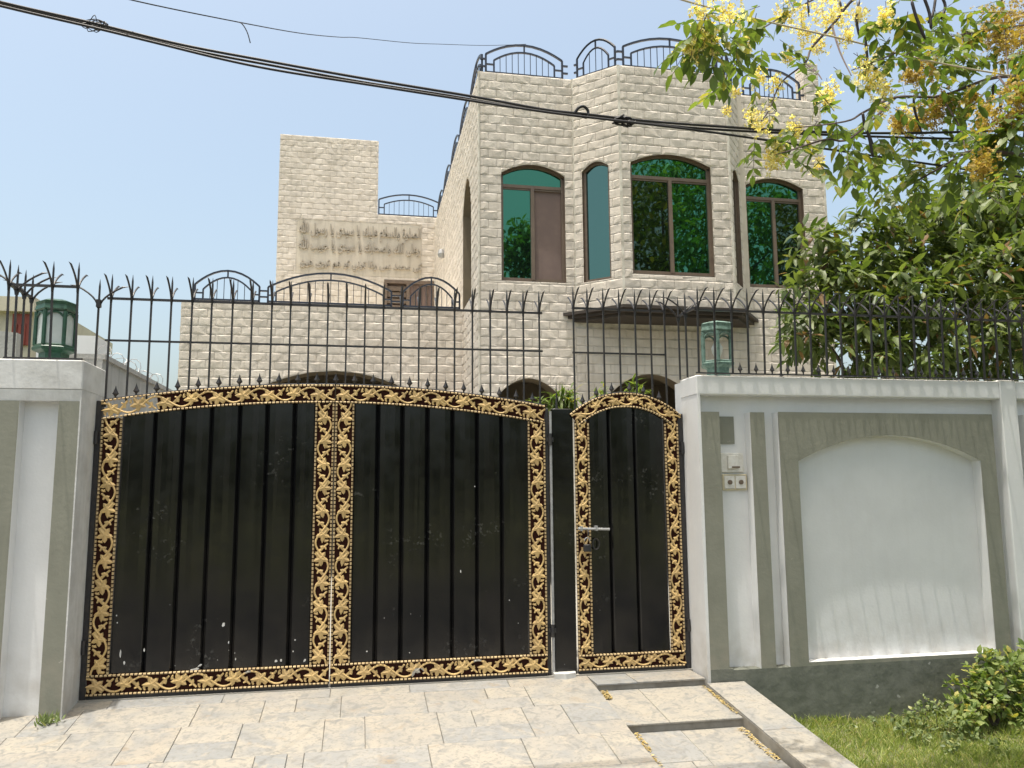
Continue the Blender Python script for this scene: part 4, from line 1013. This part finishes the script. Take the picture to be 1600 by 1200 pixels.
cable('overhead_cable', [(-420, -110), (-200, -48), (0, 3), (145, 36), (280, 69), (400, 92), (560, 121), (740, 151), (850, 171), (912, 178), (1000, 188), (1100, 196), (1250, 205), (1400, 208), (1600, 203), (1900, 190), (2300, 165)], YC, .0095, 'cable', 'uppermost thick black cable of the bundle crossing the picture, with a loop', loop1, group='overhead cable bundle')
cable('overhead_cable', [(-420, -106), (-200, -45), (0, 6), (145, 40), (300, 78), (430, 103), (560, 127), (700, 149), (830, 171), (950, 186), (1100, 201), (1300, 211), (1500, 217), (1600, 217), (1900, 212), (2300, 200)], YC+.03, .009, 'cable', 'middle thick black cable of the bundle, running level at the right edge', group='overhead cable bundle')
cable('overhead_cable', [(-420, -103), (-200, -42), (0, 9), (150, 44), (240, 66), (350, 93), (440, 111), (580, 133), (740, 158), (860, 176), (960, 188), (1100, 205), (1300, 234), (1450, 256), (1600, 277), (1900, 315), (2300, 370)], YC-.03, .0085, 'cable', 'lowest black cable of the bundle, dropping away towards the right edge', tangle(146, 38, 5, .055, .003, 2), group='overhead cable bundle')
def tail(mb):
    pts = [P(a, b, -1.2) for a, b in ((370, 34), (378, 37), (386, 50), (391, 67))]; mb.tube(smooth(pts), .004, 5)
cable('thin_wire', [(-100, -95), (100, -30), (210, 1), (370, 34), (470, 52), (530, 58), (560, 59), (640, 67), (690, 69), (760, 71), (822, 69)], [-2.6, -2.2, -1.9, -1.2, 0, 1.2, 2, 3.2, 4.2, 5.2, 5.94], .0042, 'cable', 'thin dark wire running from the upper left to the roof railing', tail, 'wire')
cable('pale_rope', [(800, -75), (1000, -22), (1080, 4), (1200, 34), (1330, 64), (1450, 95), (1600, 122), (1900, 172), (2200, 215)], -2.4, .006, 'rope', 'pale rope line crossing the flowering branches at the upper right', None, 'rope')

# ------------------------------------------------------------------ plants
def leaf_at(mb, base, d, up_, L, W, fold=.25, curl=.12):
    """ovate leaf from base along d"""
    d = d.normalized(); s = d.cross(up_); s = s.normalized() if s.length > 1e-4 else d.orthogonal().normalized(); n = s.cross(d)
    def q(t, w, h): return base + d*(L*t) + s*(W*w) + n*(L*h)
    c1, c2 = -curl*.25, -curl
    vs = [q(0, 0, 0), q(.28, .42, fold*W/L*.42+c1*.3), q(.62, .40, fold*W/L*.4+c1*1.6), q(1, 0, c2), q(.62, -.40, fold*W/L*.4+c1*1.6), q(.28, -.42, fold*W/L*.42+c1*.3), q(.3, 0, c1*.3), q(.64, 0, c1*1.6)]
    mb.add(vs, [(0, 1, 6), (1, 2, 7, 6), (2, 3, 7), (0, 6, 5), (6, 7, 4, 5), (7, 3, 4)])
def rv(r_, z=0.):
    while True:
        v = Vector((r_.uniform(-1, 1), r_.uniform(-1, 1), r_.uniform(-1, 1)))
        if .05 < v.length < 1: return v.normalized() + Vector((0, 0, z))
UP = Vector((0, 0, 1))
def leaf_template(name, L, W, m, fold=.25, curl=.15):
    b = MB(); leaf_at(b, Vector((0, 0, 0)), Vector((1, 0, 0)), UP, L, W, fold, curl); return mesh(name, b, m)
def place_leaf(me, parent, base, d, up_, s):
    d = d.normalized(); y = up_.cross(d); y = y.normalized() if y.length > 1e-4 else d.orthogonal().normalized(); z = d.cross(y)
    o = bpy.data.objects.new('leaf', me); COL.objects.link(o); o.parent = parent
    M = Matrix((d, y, z)).transposed().to_4x4()
    o.matrix_local = Matrix.Translation(Vector(base)-WL[parent]) @ M @ Matrix.Diagonal((s, s, s, 1)); return o

# --- broad-leaved tree behind the right wall
ft = thing('broadleaf_tree', (5.5, 1.35, -.02), 'dense dark green broadleaf tree behind the right boundary wall', 'tree')
rr_ = random.Random(21)
lobes = [((1262, 520), .55, .26), ((1300, 470), .6, .42), ((1285, 395), .8, .28), ((1345, 400), 1.0, .46), ((1420, 370), 1.2, .5), ((1390, 480), .7, .56), ((1480, 440), .9, .62), ((1520, 350), 1.5, .6), ((1585, 420), 1.2, .66),
         ((1330, 555), .5, .36), ((1430, 555), .45, .42), ((1540, 540), .6, .5), ((1620, 520), .7, .5), ((1600, 330), 1.7, .5), ((1690, 430), 1.2, .7), ((1650, 330), 1.8, .6), ((1460, 330), 1.5, .32), ((1560, 290), 1.9, .4)]
tr = MB(); tr.tube([(5.6, 1.35, -.1), (5.62, 1.3, 1.2), (5.5, 1.25, 2.2), (5.6, 1.3, 3.2)], [.09, .08, .07, .04], 8)
crown = MB(); cand = []
for (px_, py_), Y, R_ in lobes:
    c = P(px_, py_, Y); tr.tube(smooth([Vector((5.55, 1.3, 1.9+rr_.uniform(-.4, .6))), (Vector((5.55, 1.3, 2.4))+c)/2+Vector((0, 0, .1)), c], 4), [.035-.027*i/8 for i in range(9)], 5)
    for k in range(int(112*(R_/.5)**2)):
        dv = rv(rr_); rad = R_*(rr_.random()**.45); b = c + Vector((dv.x, dv.y, dv.z*.85))*rad
        if b.y < -.18: b.y = -.18 + rr_.uniform(0, .1)
        tw = (dv + Vector((0, -.25, -.15)) + rv(rr_)*.5).normalized(); nl = rr_.randint(5, 8)
        base = b
        if rr_.random() < .25: tr.tube([b-tw*.12, b+tw*.16], [.004, .002], 4)
        for j in range(nl):
            bp = base + tw*(.025*j); an = j*2.4 + rr_.uniform(-.3, .3)
            s1 = tw.orthogonal().normalized(); s2 = tw.cross(s1)
            d = tw*(.35+.09*j) + (s1*math.cos(an)+s2*math.sin(an)) + Vector((0, 0, -.45))
            L = rr_.uniform(.085, .20); upv = (UP + rv(rr_)*.35).normalized()
            dist = (bp-CAM).length; ang = bp.y
            cand.append((bp, d, upv, L))
sel = sorted(range(len(cand)), key=lambda i: cand[i][0].y + rr_.uniform(0, .5))[:260]; sels = set(sel)
for i, (bp, d, u_, L) in enumerate(cand):
    if i not in sels: leaf_at(crown, bp, d, u_, L, L*.42, .3, rr_.uniform(.05, .3))
obj('trunk', tr, 'bark', ft)
cr_ = obj('crown', crown, 'leaf_dark', ft, smooth=True, kind='stuff')
LT = [leaf_template('leaf', .13, .053, 'leaf_dark', .3, c_) for c_ in (.08, .18, .28)]
for i in sel:
    bp, d, u_, L = cand[i]; place_leaf(LT[i % 3], cr_, bp, d, u_, L/.13)

# --- flowering cassia overhanging the street from the right
ct = thing('flowering_tree', (9.0, -4.2, -.45), 'golden shower tree with yellow blossom and dark pods hanging in from the right', 'tree')
rc = random.Random(33); wood = MB(); cl = MB(); fl = MB(); cleaf = []
wood.tube(smooth([Vector((9, -4.2, -.5)), Vector((8.9, -4.1, 1.5)), Vector((8.7, -4.0, 3.4)), Vector((8.9, -4.2, 5.5)), Vector((9.2, -4.4, 8.5))], 4), [.24-.012*i for i in range(17)], 10)
def yd(px, py): return -2.35 + .75*math.sin(px*.021+py*.013) * .8
def br_px(pts, r0, r1):
    v = [P(a, b, (yd(a, b) if len(q_) == 0 else q_[0])) for a, b, *q_ in pts]; s = smooth(v, 5); n = len(s)
    wood.tube(s, [r0+(r1-r0)*i/(n-1) for i in range(n)], 5); return s
root = Vector((8.75, -4.05, 3.7))
mains = [[(1660, 130), (1560, 120), (1470, 150), (1400, 152), (1350, 175), (1320, 190), (1240, 200)],
         [(1660, 30), (1560, 45), (1470, 60), (1420, 75), (1370, 95), (1330, 110)],
         [(1680, -60), (1560, -30), (1420, -20), (1340, -5), (1300, 40), (1268, 75), (1258, 98), (1220, 130), (1200, 175), (1175, 205)],
         [(1420, -20), (1330, -25), (1250, 10), (1190, 45), (1150, 70), (1090, 95)],
         [(1660, 250), (1580, 240), (1520, 235), (1470, 262), (1420, 290), (1390, 310)],
         [(1400, 152), (1330, 215), (1290, 218), (1235, 235), (1200, 245)],
         [(1258, 98), (1275, 112), (1284, 124)], [(1300, 40), (1312, 80), (1330, 118)], [(1190, 45), (1170, 80), (1140, 110), (1128, 150)],
         [(1560, -30), (1570, 30), (1572, 80), (1580, 160)], [(1470, 150), (1500, 200), (1510, 250)], [(1560, 120), (1600, 180), (1590, 250)]]
for k, pts in enumerate(mains): br_px(pts, .014 if k in (0, 2, 4) else .008, .003)
for k in (0, 1, 2, 4):
    e = P(*mains[k][0], yd(*mains[k][0])); wood.tube(smooth([root + Vector((0, 0, .4*k)), (root+e)/2 + Vector((0, 0, .5)), e], 6), [.07-.056*i/12 for i in range(13)], 6)
def compound(c, n_pair, L, droop=.6):
    rd = (rv(rc)*1. + Vector((0, 0, -droop))).normalized(); s1 = rd.cross(UP); s1 = s1.normalized() if s1.length > .05 else Vector((1, 0, 0))
    wood.tube([c, c+rd*(.06*n_pair+.02)], [.0022, .0014], 4)
    for j in range(n_pair):
        for sg in (-1, 1):
            b = c + rd*(.03+.055*j); d = s1*sg*.85 + rd*.55 + Vector((0, 0, -.35)) + rv(rc)*.25
            cleaf.append((b, d, (UP+rv(rc)*.45).normalized(), L*rc.uniform(.8, 1.15)))
    cleaf.append((c+rd*(.06*n_pair), rd, UP, L))
lc = [(1080, 48, 3), (1098, 58, 3), (1120, 38, 3), (1138, 62, 3), (1152, 50, 2), (1130, 100, 3), (1142, 120, 3), (1118, 90, 1), (1105, 20, 2), (1160, 20, 2), (1190, 78, 2), (1205, 60, 2), (1180, 135, 1), (1190, 150, 1), (1288, 118, 2), (1300, 98, 1), (1265, 182, 2), (1245, 196, 2), (1190, 218, 2), (1205, 230, 2), (1240, 245, 2), (1268, 248, 1),
      (1312, 168, 2), (1318, 182, 1), (1310, 200, 1), (1310, 243, 2), (1345, 215, 2), (1352, 245, 2), (1362, 285, 3), (1392, 280, 3), (1385, 178, 2), (1372, 138, 1), (1362, 45, 3), (1400, 52, 3), (1390, 82, 3), (1345, 72, 2), (1480, 62, 3), (1505, 55, 3), (1500, 118, 4), (1470, 105, 3), (1530, 98, 4), (1560, 120, 3), (1582, 92, 3), (1495, 90, 3),
      (1470, 232, 4), (1440, 255, 4), (1512, 215, 3), (1480, 190, 3), (1560, 205, 4), (1500, 272, 3), (1430, 272, 3), (1540, 240, 3), (1590, 230, 4), (1580, 190, 3), (1590, 300, 3), (1545, 300, 3), (1450, 210, 2), (1420, 230, 2), (1405, 255, 2), (1080, 45, 2), (1175, 15, 2), (1230, 10, 2), (1420, 20, 3), (1470, 15, 3), (1520, 20, 3), (1590, 20, 2), (1400, 8, 2), (1490, 152, 2), (1550, 150, 2), (1595, 140, 3), (1640, 60, 3), (1640, 160, 3), (1650, 240, 3)]
for _ in range(22): lc.append((rc.uniform(1405, 1625), rc.uniform(15, 320), 2))
for _ in range(12): lc.append((rc.uniform(1330, 1420), rc.uniform(200, 300), 1))
for a, b, n in lc:
    y = yd(a, b); 
    for k in range(n): compound(P(a+rc.uniform(-14, 14), b+rc.uniform(-12, 12), y+rc.uniform(-.12, .12)), rc.randint(3, 4), rc.uniform(.075, .105))
flowers = [(1100, 22, .10), (1080, 70, .07), (1112, 68, .07), (1275, 66, .09), (1252, 26, .12), (1300, 32, .10), (1285, 12, .1), (1225, 22, .10), (1185, 116, .07), (1212, 132, .07), (1190, 192, .09), (1175, 185, .06), (1240, 201, .06), (1215, 238, .08), (1205, 252, .05), (1293, 142, .07), (1290, 155, .05), (1352, 108, .08), (1372, 128, .08), (1382, 142, .06), (1140, 20, .09), (1170, 60, .06), (1230, 88, .06), (1325, 55, .06), (1380, 165, .05), (1280, 262, .05),
           (1150, 140, .04), (1255, 55, .07), (1310, 10, .1), (1340, 20, .07), (1135, 170, .04), (1385, 22, .07), (1415, 180, .06), (1400, 200, .05)]
dense = [(1440, 105, .10), (1425, 115, .07), (1455, 172, .12), (1440, 185, .10), (1472, 160, .10), (1425, 198, .08), (1555, 40, .16), (1580, 30, .18), (1570, 62, .16), (1595, 60, .16), (1545, 180, .10), (1590, 140, .12), (1600, 160, .1), (1535, 255, .09), (1520, 150, .06), (1575, 190, .08), (1490, 160, .06), (1510, 60, .05), (1405, 190, .06)]
def flower_cluster(c, rad, m, dens):
    b = MB(); n = int(dens*rad/.1)
    for k in range(n):
        o = Vector((rc.gauss(0, .42), rc.gauss(0, .4), rc.gauss(0, .55)-.1))*rad; q = c+o
        nf = rv(rc); s1 = nf.orthogonal().normalized(); s2 = nf.cross(s1)
        for j in range(4):
            an = j*1.5708+rc.uniform(-.3, .3); d = s1*math.cos(an)+s2*math.sin(an)+nf*.35; w = d.cross(nf).normalized()*.0065; L = rc.uniform(.013, .022)
            b.add([q, q+d*L*.6+w, q+d*L, q+d*L*.6-w], [(0, 1, 2, 3)])
    wood.tube([c+Vector((0, 0, rad*1.1)), c-Vector((0, 0, rad*.9))], .0016, 4)
    obj('flower_cluster', b, m, ct, kind='stuff')
for a, b, s in flowers: flower_cluster(P(a, b, yd(a, b)+rc.uniform(-.1, .1)), s, 'petal', 74)
for a, b, s in dense: flower_cluster(P(a, b, yd(a, b)+rc.uniform(-.1, .1)), s, 'petal_dense', 150)
pods = [((1262, -6), (1264, 26)), ((1343, 0), (1338, 28), (1343, 58)), ((1352, 58), (1356, 102)), ((1424, 0), (1432, 28), (1446, 62)), ((1442, -8), (1452, 20), (1455, 46)), ((1462, -5), (1458, 20), (1450, 36)), ((1348, 176), (1351, 195), (1358, 215), (1364, 246)), ((1356, 206), (1362, 222), (1367, 238)), ((1428, 148), (1429, 172), (1440, 206)), ((1552, 130), (1551, 154)), ((1562, 146), (1564, 174)), ((1490, 240), (1497, 268), (1500, 302)), ((1312, 0), (1316, 22)), ((1470, -8), (1477, 10), (1470, 30))]
for pd in pods:
    v = [P(a, b, yd(pd[0][0], pd[0][1])-.05) for a, b in pd]; s = smooth(v, 4) if len(v) > 2 else [v[0].lerp(v[1], i/4) for i in range(5)]; n = len(s)
    obj('seed_pod', MB().tube(s, [.0085 if 0 < i < n-1 else .003 for i in range(n)], 6), 'pod', ct, smooth=True)
# the rest of the crown, up and to the right of the picture, which the windows mirror
for k in range(2600):
    t = rc.random(); c0 = rc.choice([(8.2, -3.0, 8.2, 2.4), (10.5, -4.5, 9.5, 3.0), (12.5, -3.5, 8.8, 2.6), (7.0, -5.2, 8.8, 1.9), (5.3, -5.6, 9.0, 1.1), (9.5, -6., 11.0, 2.6), (12.2, -6.0, 11.5, 2.8), (15., -4.5, 9.5, 3.)])
    dv = rv(rc)*c0[3]*rc.random()**.4; b = Vector(c0[:3])+dv
    for j in range(5):
        d = rv(rc, -.4); leaf_at(cl, b+rv(rc)*.18, d, (UP+rv(rc)*.5).normalized(), rc.uniform(.2, .3), .12)
for e in ((8.2, -3.0, 8.2), (10.5, -4.5, 9.5), (12.5, -3.5, 8.8), (7.0, -5.2, 8.8), (9.5, -6., 11.), (12.2, -6., 11.5), (15., -4.5, 9.5)):
    wood.tube(smooth([Vector((8.85, -4.15, 4.6)), (Vector((8.85, -4.15, 5.))+Vector(e))/2, Vector(e)], 5), [.12-.01*i for i in range(11)], 6)
obj('limbs', wood, 'twig', ct)
order = sorted(range(len(cleaf)), key=lambda i: (cleaf[i][0]-CAM).length); own = set(order[:290])
for i, (b, d, u_, L) in enumerate(cleaf):
    if i not in own: leaf_at(cl, b, d, u_, L, L*.52, .2, rc.uniform(.05, .2))
cc = obj('crown', cl, 'leaf_cassia', ct, smooth=True, kind='stuff')
LC = [leaf_template('leaf', .08, .042, 'leaf_cassia', .2, c_) for c_ in (.06, .13, .2)]
for i in own:
    b, d, u_, L = cleaf[i]; place_leaf(LC[i % 3], cc, b, d, u_, L/.08)

# --- low bush against the right wall, weeds and grass on the verge
def bush(name, blobs, n, L, m, label, cat, seed, stem=True, wr=.6, ymax=-.36):
    q = random.Random(seed); lf = MB(); st = MB(); c0 = blobs[0][0]
    t = thing(name, (c0.x, c0.y, verge_z(c0.x, c0.y)), label, cat)
    for c, R_ in blobs:
        st.tube(smooth([Vector((c0.x, c0.y, verge_z(c0.x, c0.y))), (c0+c)/2, c], 3), [.012-.0015*i for i in range(7)], 5) if stem else st.tube([(c.x, c.y, verge_z(c.x, c.y)-.01), c], [.003, .0015], 5)
        for k in range(int(n*(R_/.2)**2)):
            dv = rv(q); b = c+dv*R_*q.random()**.5; b.y = min(b.y, ymax)
            if b.z < verge_z(b.x, b.y)+.02: continue
            for j in range(3):
                d = (dv*.6+rv(q)*.8+Vector((0, -.15, .05))); ll = L*q.uniform(.6, 1.2); leaf_at(lf, b, d, (UP*.8+rv(q)*.5+Vector((0, -.3, 0))).normalized(), ll, ll*wr, .15, .2)
    obj('stems', st, 'twig', t); obj('foliage', lf, m, t, smooth=True, kind='stuff'); return t
bb = [(P(1550, 1085, -.75), .16), (P(1528, 1060, -.7), .12), (P(1570, 1045, -.7), .16), (P(1600, 1080, -.75), .2), (P(1535, 1105, -.8), .12), (P(1615, 1035, -.65), .18), (P(1512, 1085, -.75), .08), (P(1600, 1115, -.85), .17), (P(1540, 1030, -.65), .07), (P(1498, 1100, -.8), .09), (P(1490, 1070, -.7), .06), (P(1515, 1125, -.9), .10)]
bush('wall_bush', bb, 125, .066, 'leaf_bush', 'leafy green bush growing against the right end of the wall plinth', 'bush', 3)
wb = [(P(1440, 1118, -.7), .09), (P(1420, 1122, -.65), .06), (P(1462, 1105, -.7), .08), (P(1480, 1135, -.9), .09), (P(1395, 1118, -.6), .04), (P(1445, 1092, -.62), .05), (P(1520, 1150, -1.0), .09), (P(1440, 1145, -.95), .07), (P(1410, 1140, -.85), .06), (P(1365, 1128, -.6), .04), (P(1330, 1135, -.6), .03), (P(1490, 1165, -1.2), .08), (P(1560, 1175, -1.3), .08)]
bush('trailing_weed', wb, 150, .04, 'leaf_weed', 'low trailing weeds between the bush and the paved ramp', 'weed', 5, stem=False)
t = thing('weed_tuft', (P(70, 1110, -.4)), 'small dry weed tuft at the foot of the left gate pier', 'weed'); q = random.Random(9); lf = MB()
c = P(75, 1112, -.42)
for k in range(46):
    b = Vector((c.x+q.gauss(0, .035), c.y+q.uniform(-.03, .05), ramp_z(c.y)+q.uniform(.0, .03))); d = Vector((q.gauss(0, .6), q.gauss(0, .4), q.uniform(.4, 1.2))); leaf_at(lf, b, d, Vector((0, -1, .3)), q.uniform(.04, .10), .014)
obj('foliage', lf, 'leaf_weed', t, kind='stuff')
gb = MB(); q = random.Random(14)
for k in range(26000):
    x = 3.1+2.9*q.random()**.9; y = -2.3+1.98*q.random()
    if y > -.33: continue
    z = verge_z(x, y)-.005; h = q.uniform(.03, .075)*(1.25 if math.sin(x*5+1.3*math.sin(y*4))*math.sin(y*6) > .2 else .8); a = q.uniform(0, 6.28); w = q.uniform(.002, .0042); lx, ly = q.gauss(0, .55)*h, q.gauss(0, .55)*h
    cx_, sx_ = math.cos(a)*w, math.sin(a)*w
    gb.add([(x-cx_, y-sx_, z), (x+cx_, y+sx_, z), (x+cx_*.7+lx*.45, y+sx_*.7+ly*.45, z+h*.65), (x+lx, y+ly, z+h), (x-cx_*.7+lx*.45, y-sx_*.7+ly*.45, z+h*.65)], [(0, 1, 2, 3, 4)])
tag(obj('grass', gb, 'grass_blade'), 'short sunlit grass on the verge beside the paved ramp', 'grass', kind='stuff')
# --- potted greenery seen over the small gate
def garden_plant(c, R_, n, label, seed):
    q = random.Random(seed); t = thing('garden_shrub', (c.x, c.y, 0), label, 'shrub', 'shrubs inside the gate'); st = MB(); lf = MB()
    for k in range(9):
        e = c+Vector((q.uniform(-.8, .8)*R_, q.uniform(-.5, .5)*R_, q.uniform(-.3, .7)*R_)); st.tube([(c.x, c.y, 0), (c+e)/2-Vector((0, 0, .3)), e], [.014, .01, .004], 5)
        for j in range(n):
            b = e - Vector((0, 0, q.random()*.5*R_))+rv(q)*R_*.3; d = rv(q)+Vector((0, -.2, -.35)); L = q.uniform(.08, .17); leaf_at(lf, b, d, UP, L, L*.22, .2, .4)
    obj('stems', st, 'twig', t); obj('foliage', lf, 'leaf_cassia', t, smooth=True, kind='stuff')
garden_plant(P(965, 618, .7), .27, 42, 'drooping light green shrub showing over the arched top of the pedestrian gate', 2)
garden_plant(P(882, 622, .75), .14, 26, 'small green shrub showing above the black fixed panel between the gates', 4)
garden_plant(P(838, 632, .8), .08, 12, 'sprig of leaves showing over the right end of the double gate', 6)

# ------------------------------------------------------------------ trees across the street, mirrored in the glossy gate and the panes
def street_tree(x, y, h, label, seed):
    q = random.Random(seed); t = thing('street_tree', (x, y, -.5), label, 'tree', 'trees across the street'); tk = MB(); lf = MB()
    tk.tube(smooth([Vector((x, y, -.5)), Vector((x+.2, y, h*.3)), Vector((x-.1, y+.2, h*.6))], 4), [.22-.012*i for i in range(9)], 8)
    for k in range(9):
        c = Vector((x+q.uniform(-2, 2), y+q.uniform(-2, 2), h*q.uniform(.42, .95))); R_ = q.uniform(.9, 1.5); tk.tube([(x, y, h*.4), c], [.08, .02], 5)
        for j in range(210):
            b = c+rv(q)*R_*q.random()**.4; L = q.uniform(.22, .34)
            for _ in range(2): leaf_at(lf, b, rv(q, -.3), (UP+rv(q)*.5).normalized(), L, L*.5)
    obj('trunk', tk, 'bark', t); obj('crown', lf, 'leaf_dark', t, smooth=True, kind='stuff')
street_tree(-6, -17, 4.0, 'leafy tree across the street mirrored at the left of the gate', 1)
street_tree(.5, -19, 3.4, 'lower leafy tree across the street mirrored in the middle of the gate', 2)
street_tree(7, -18, 4.4, 'tall leafy tree across the street mirrored in the pedestrian gate', 3)
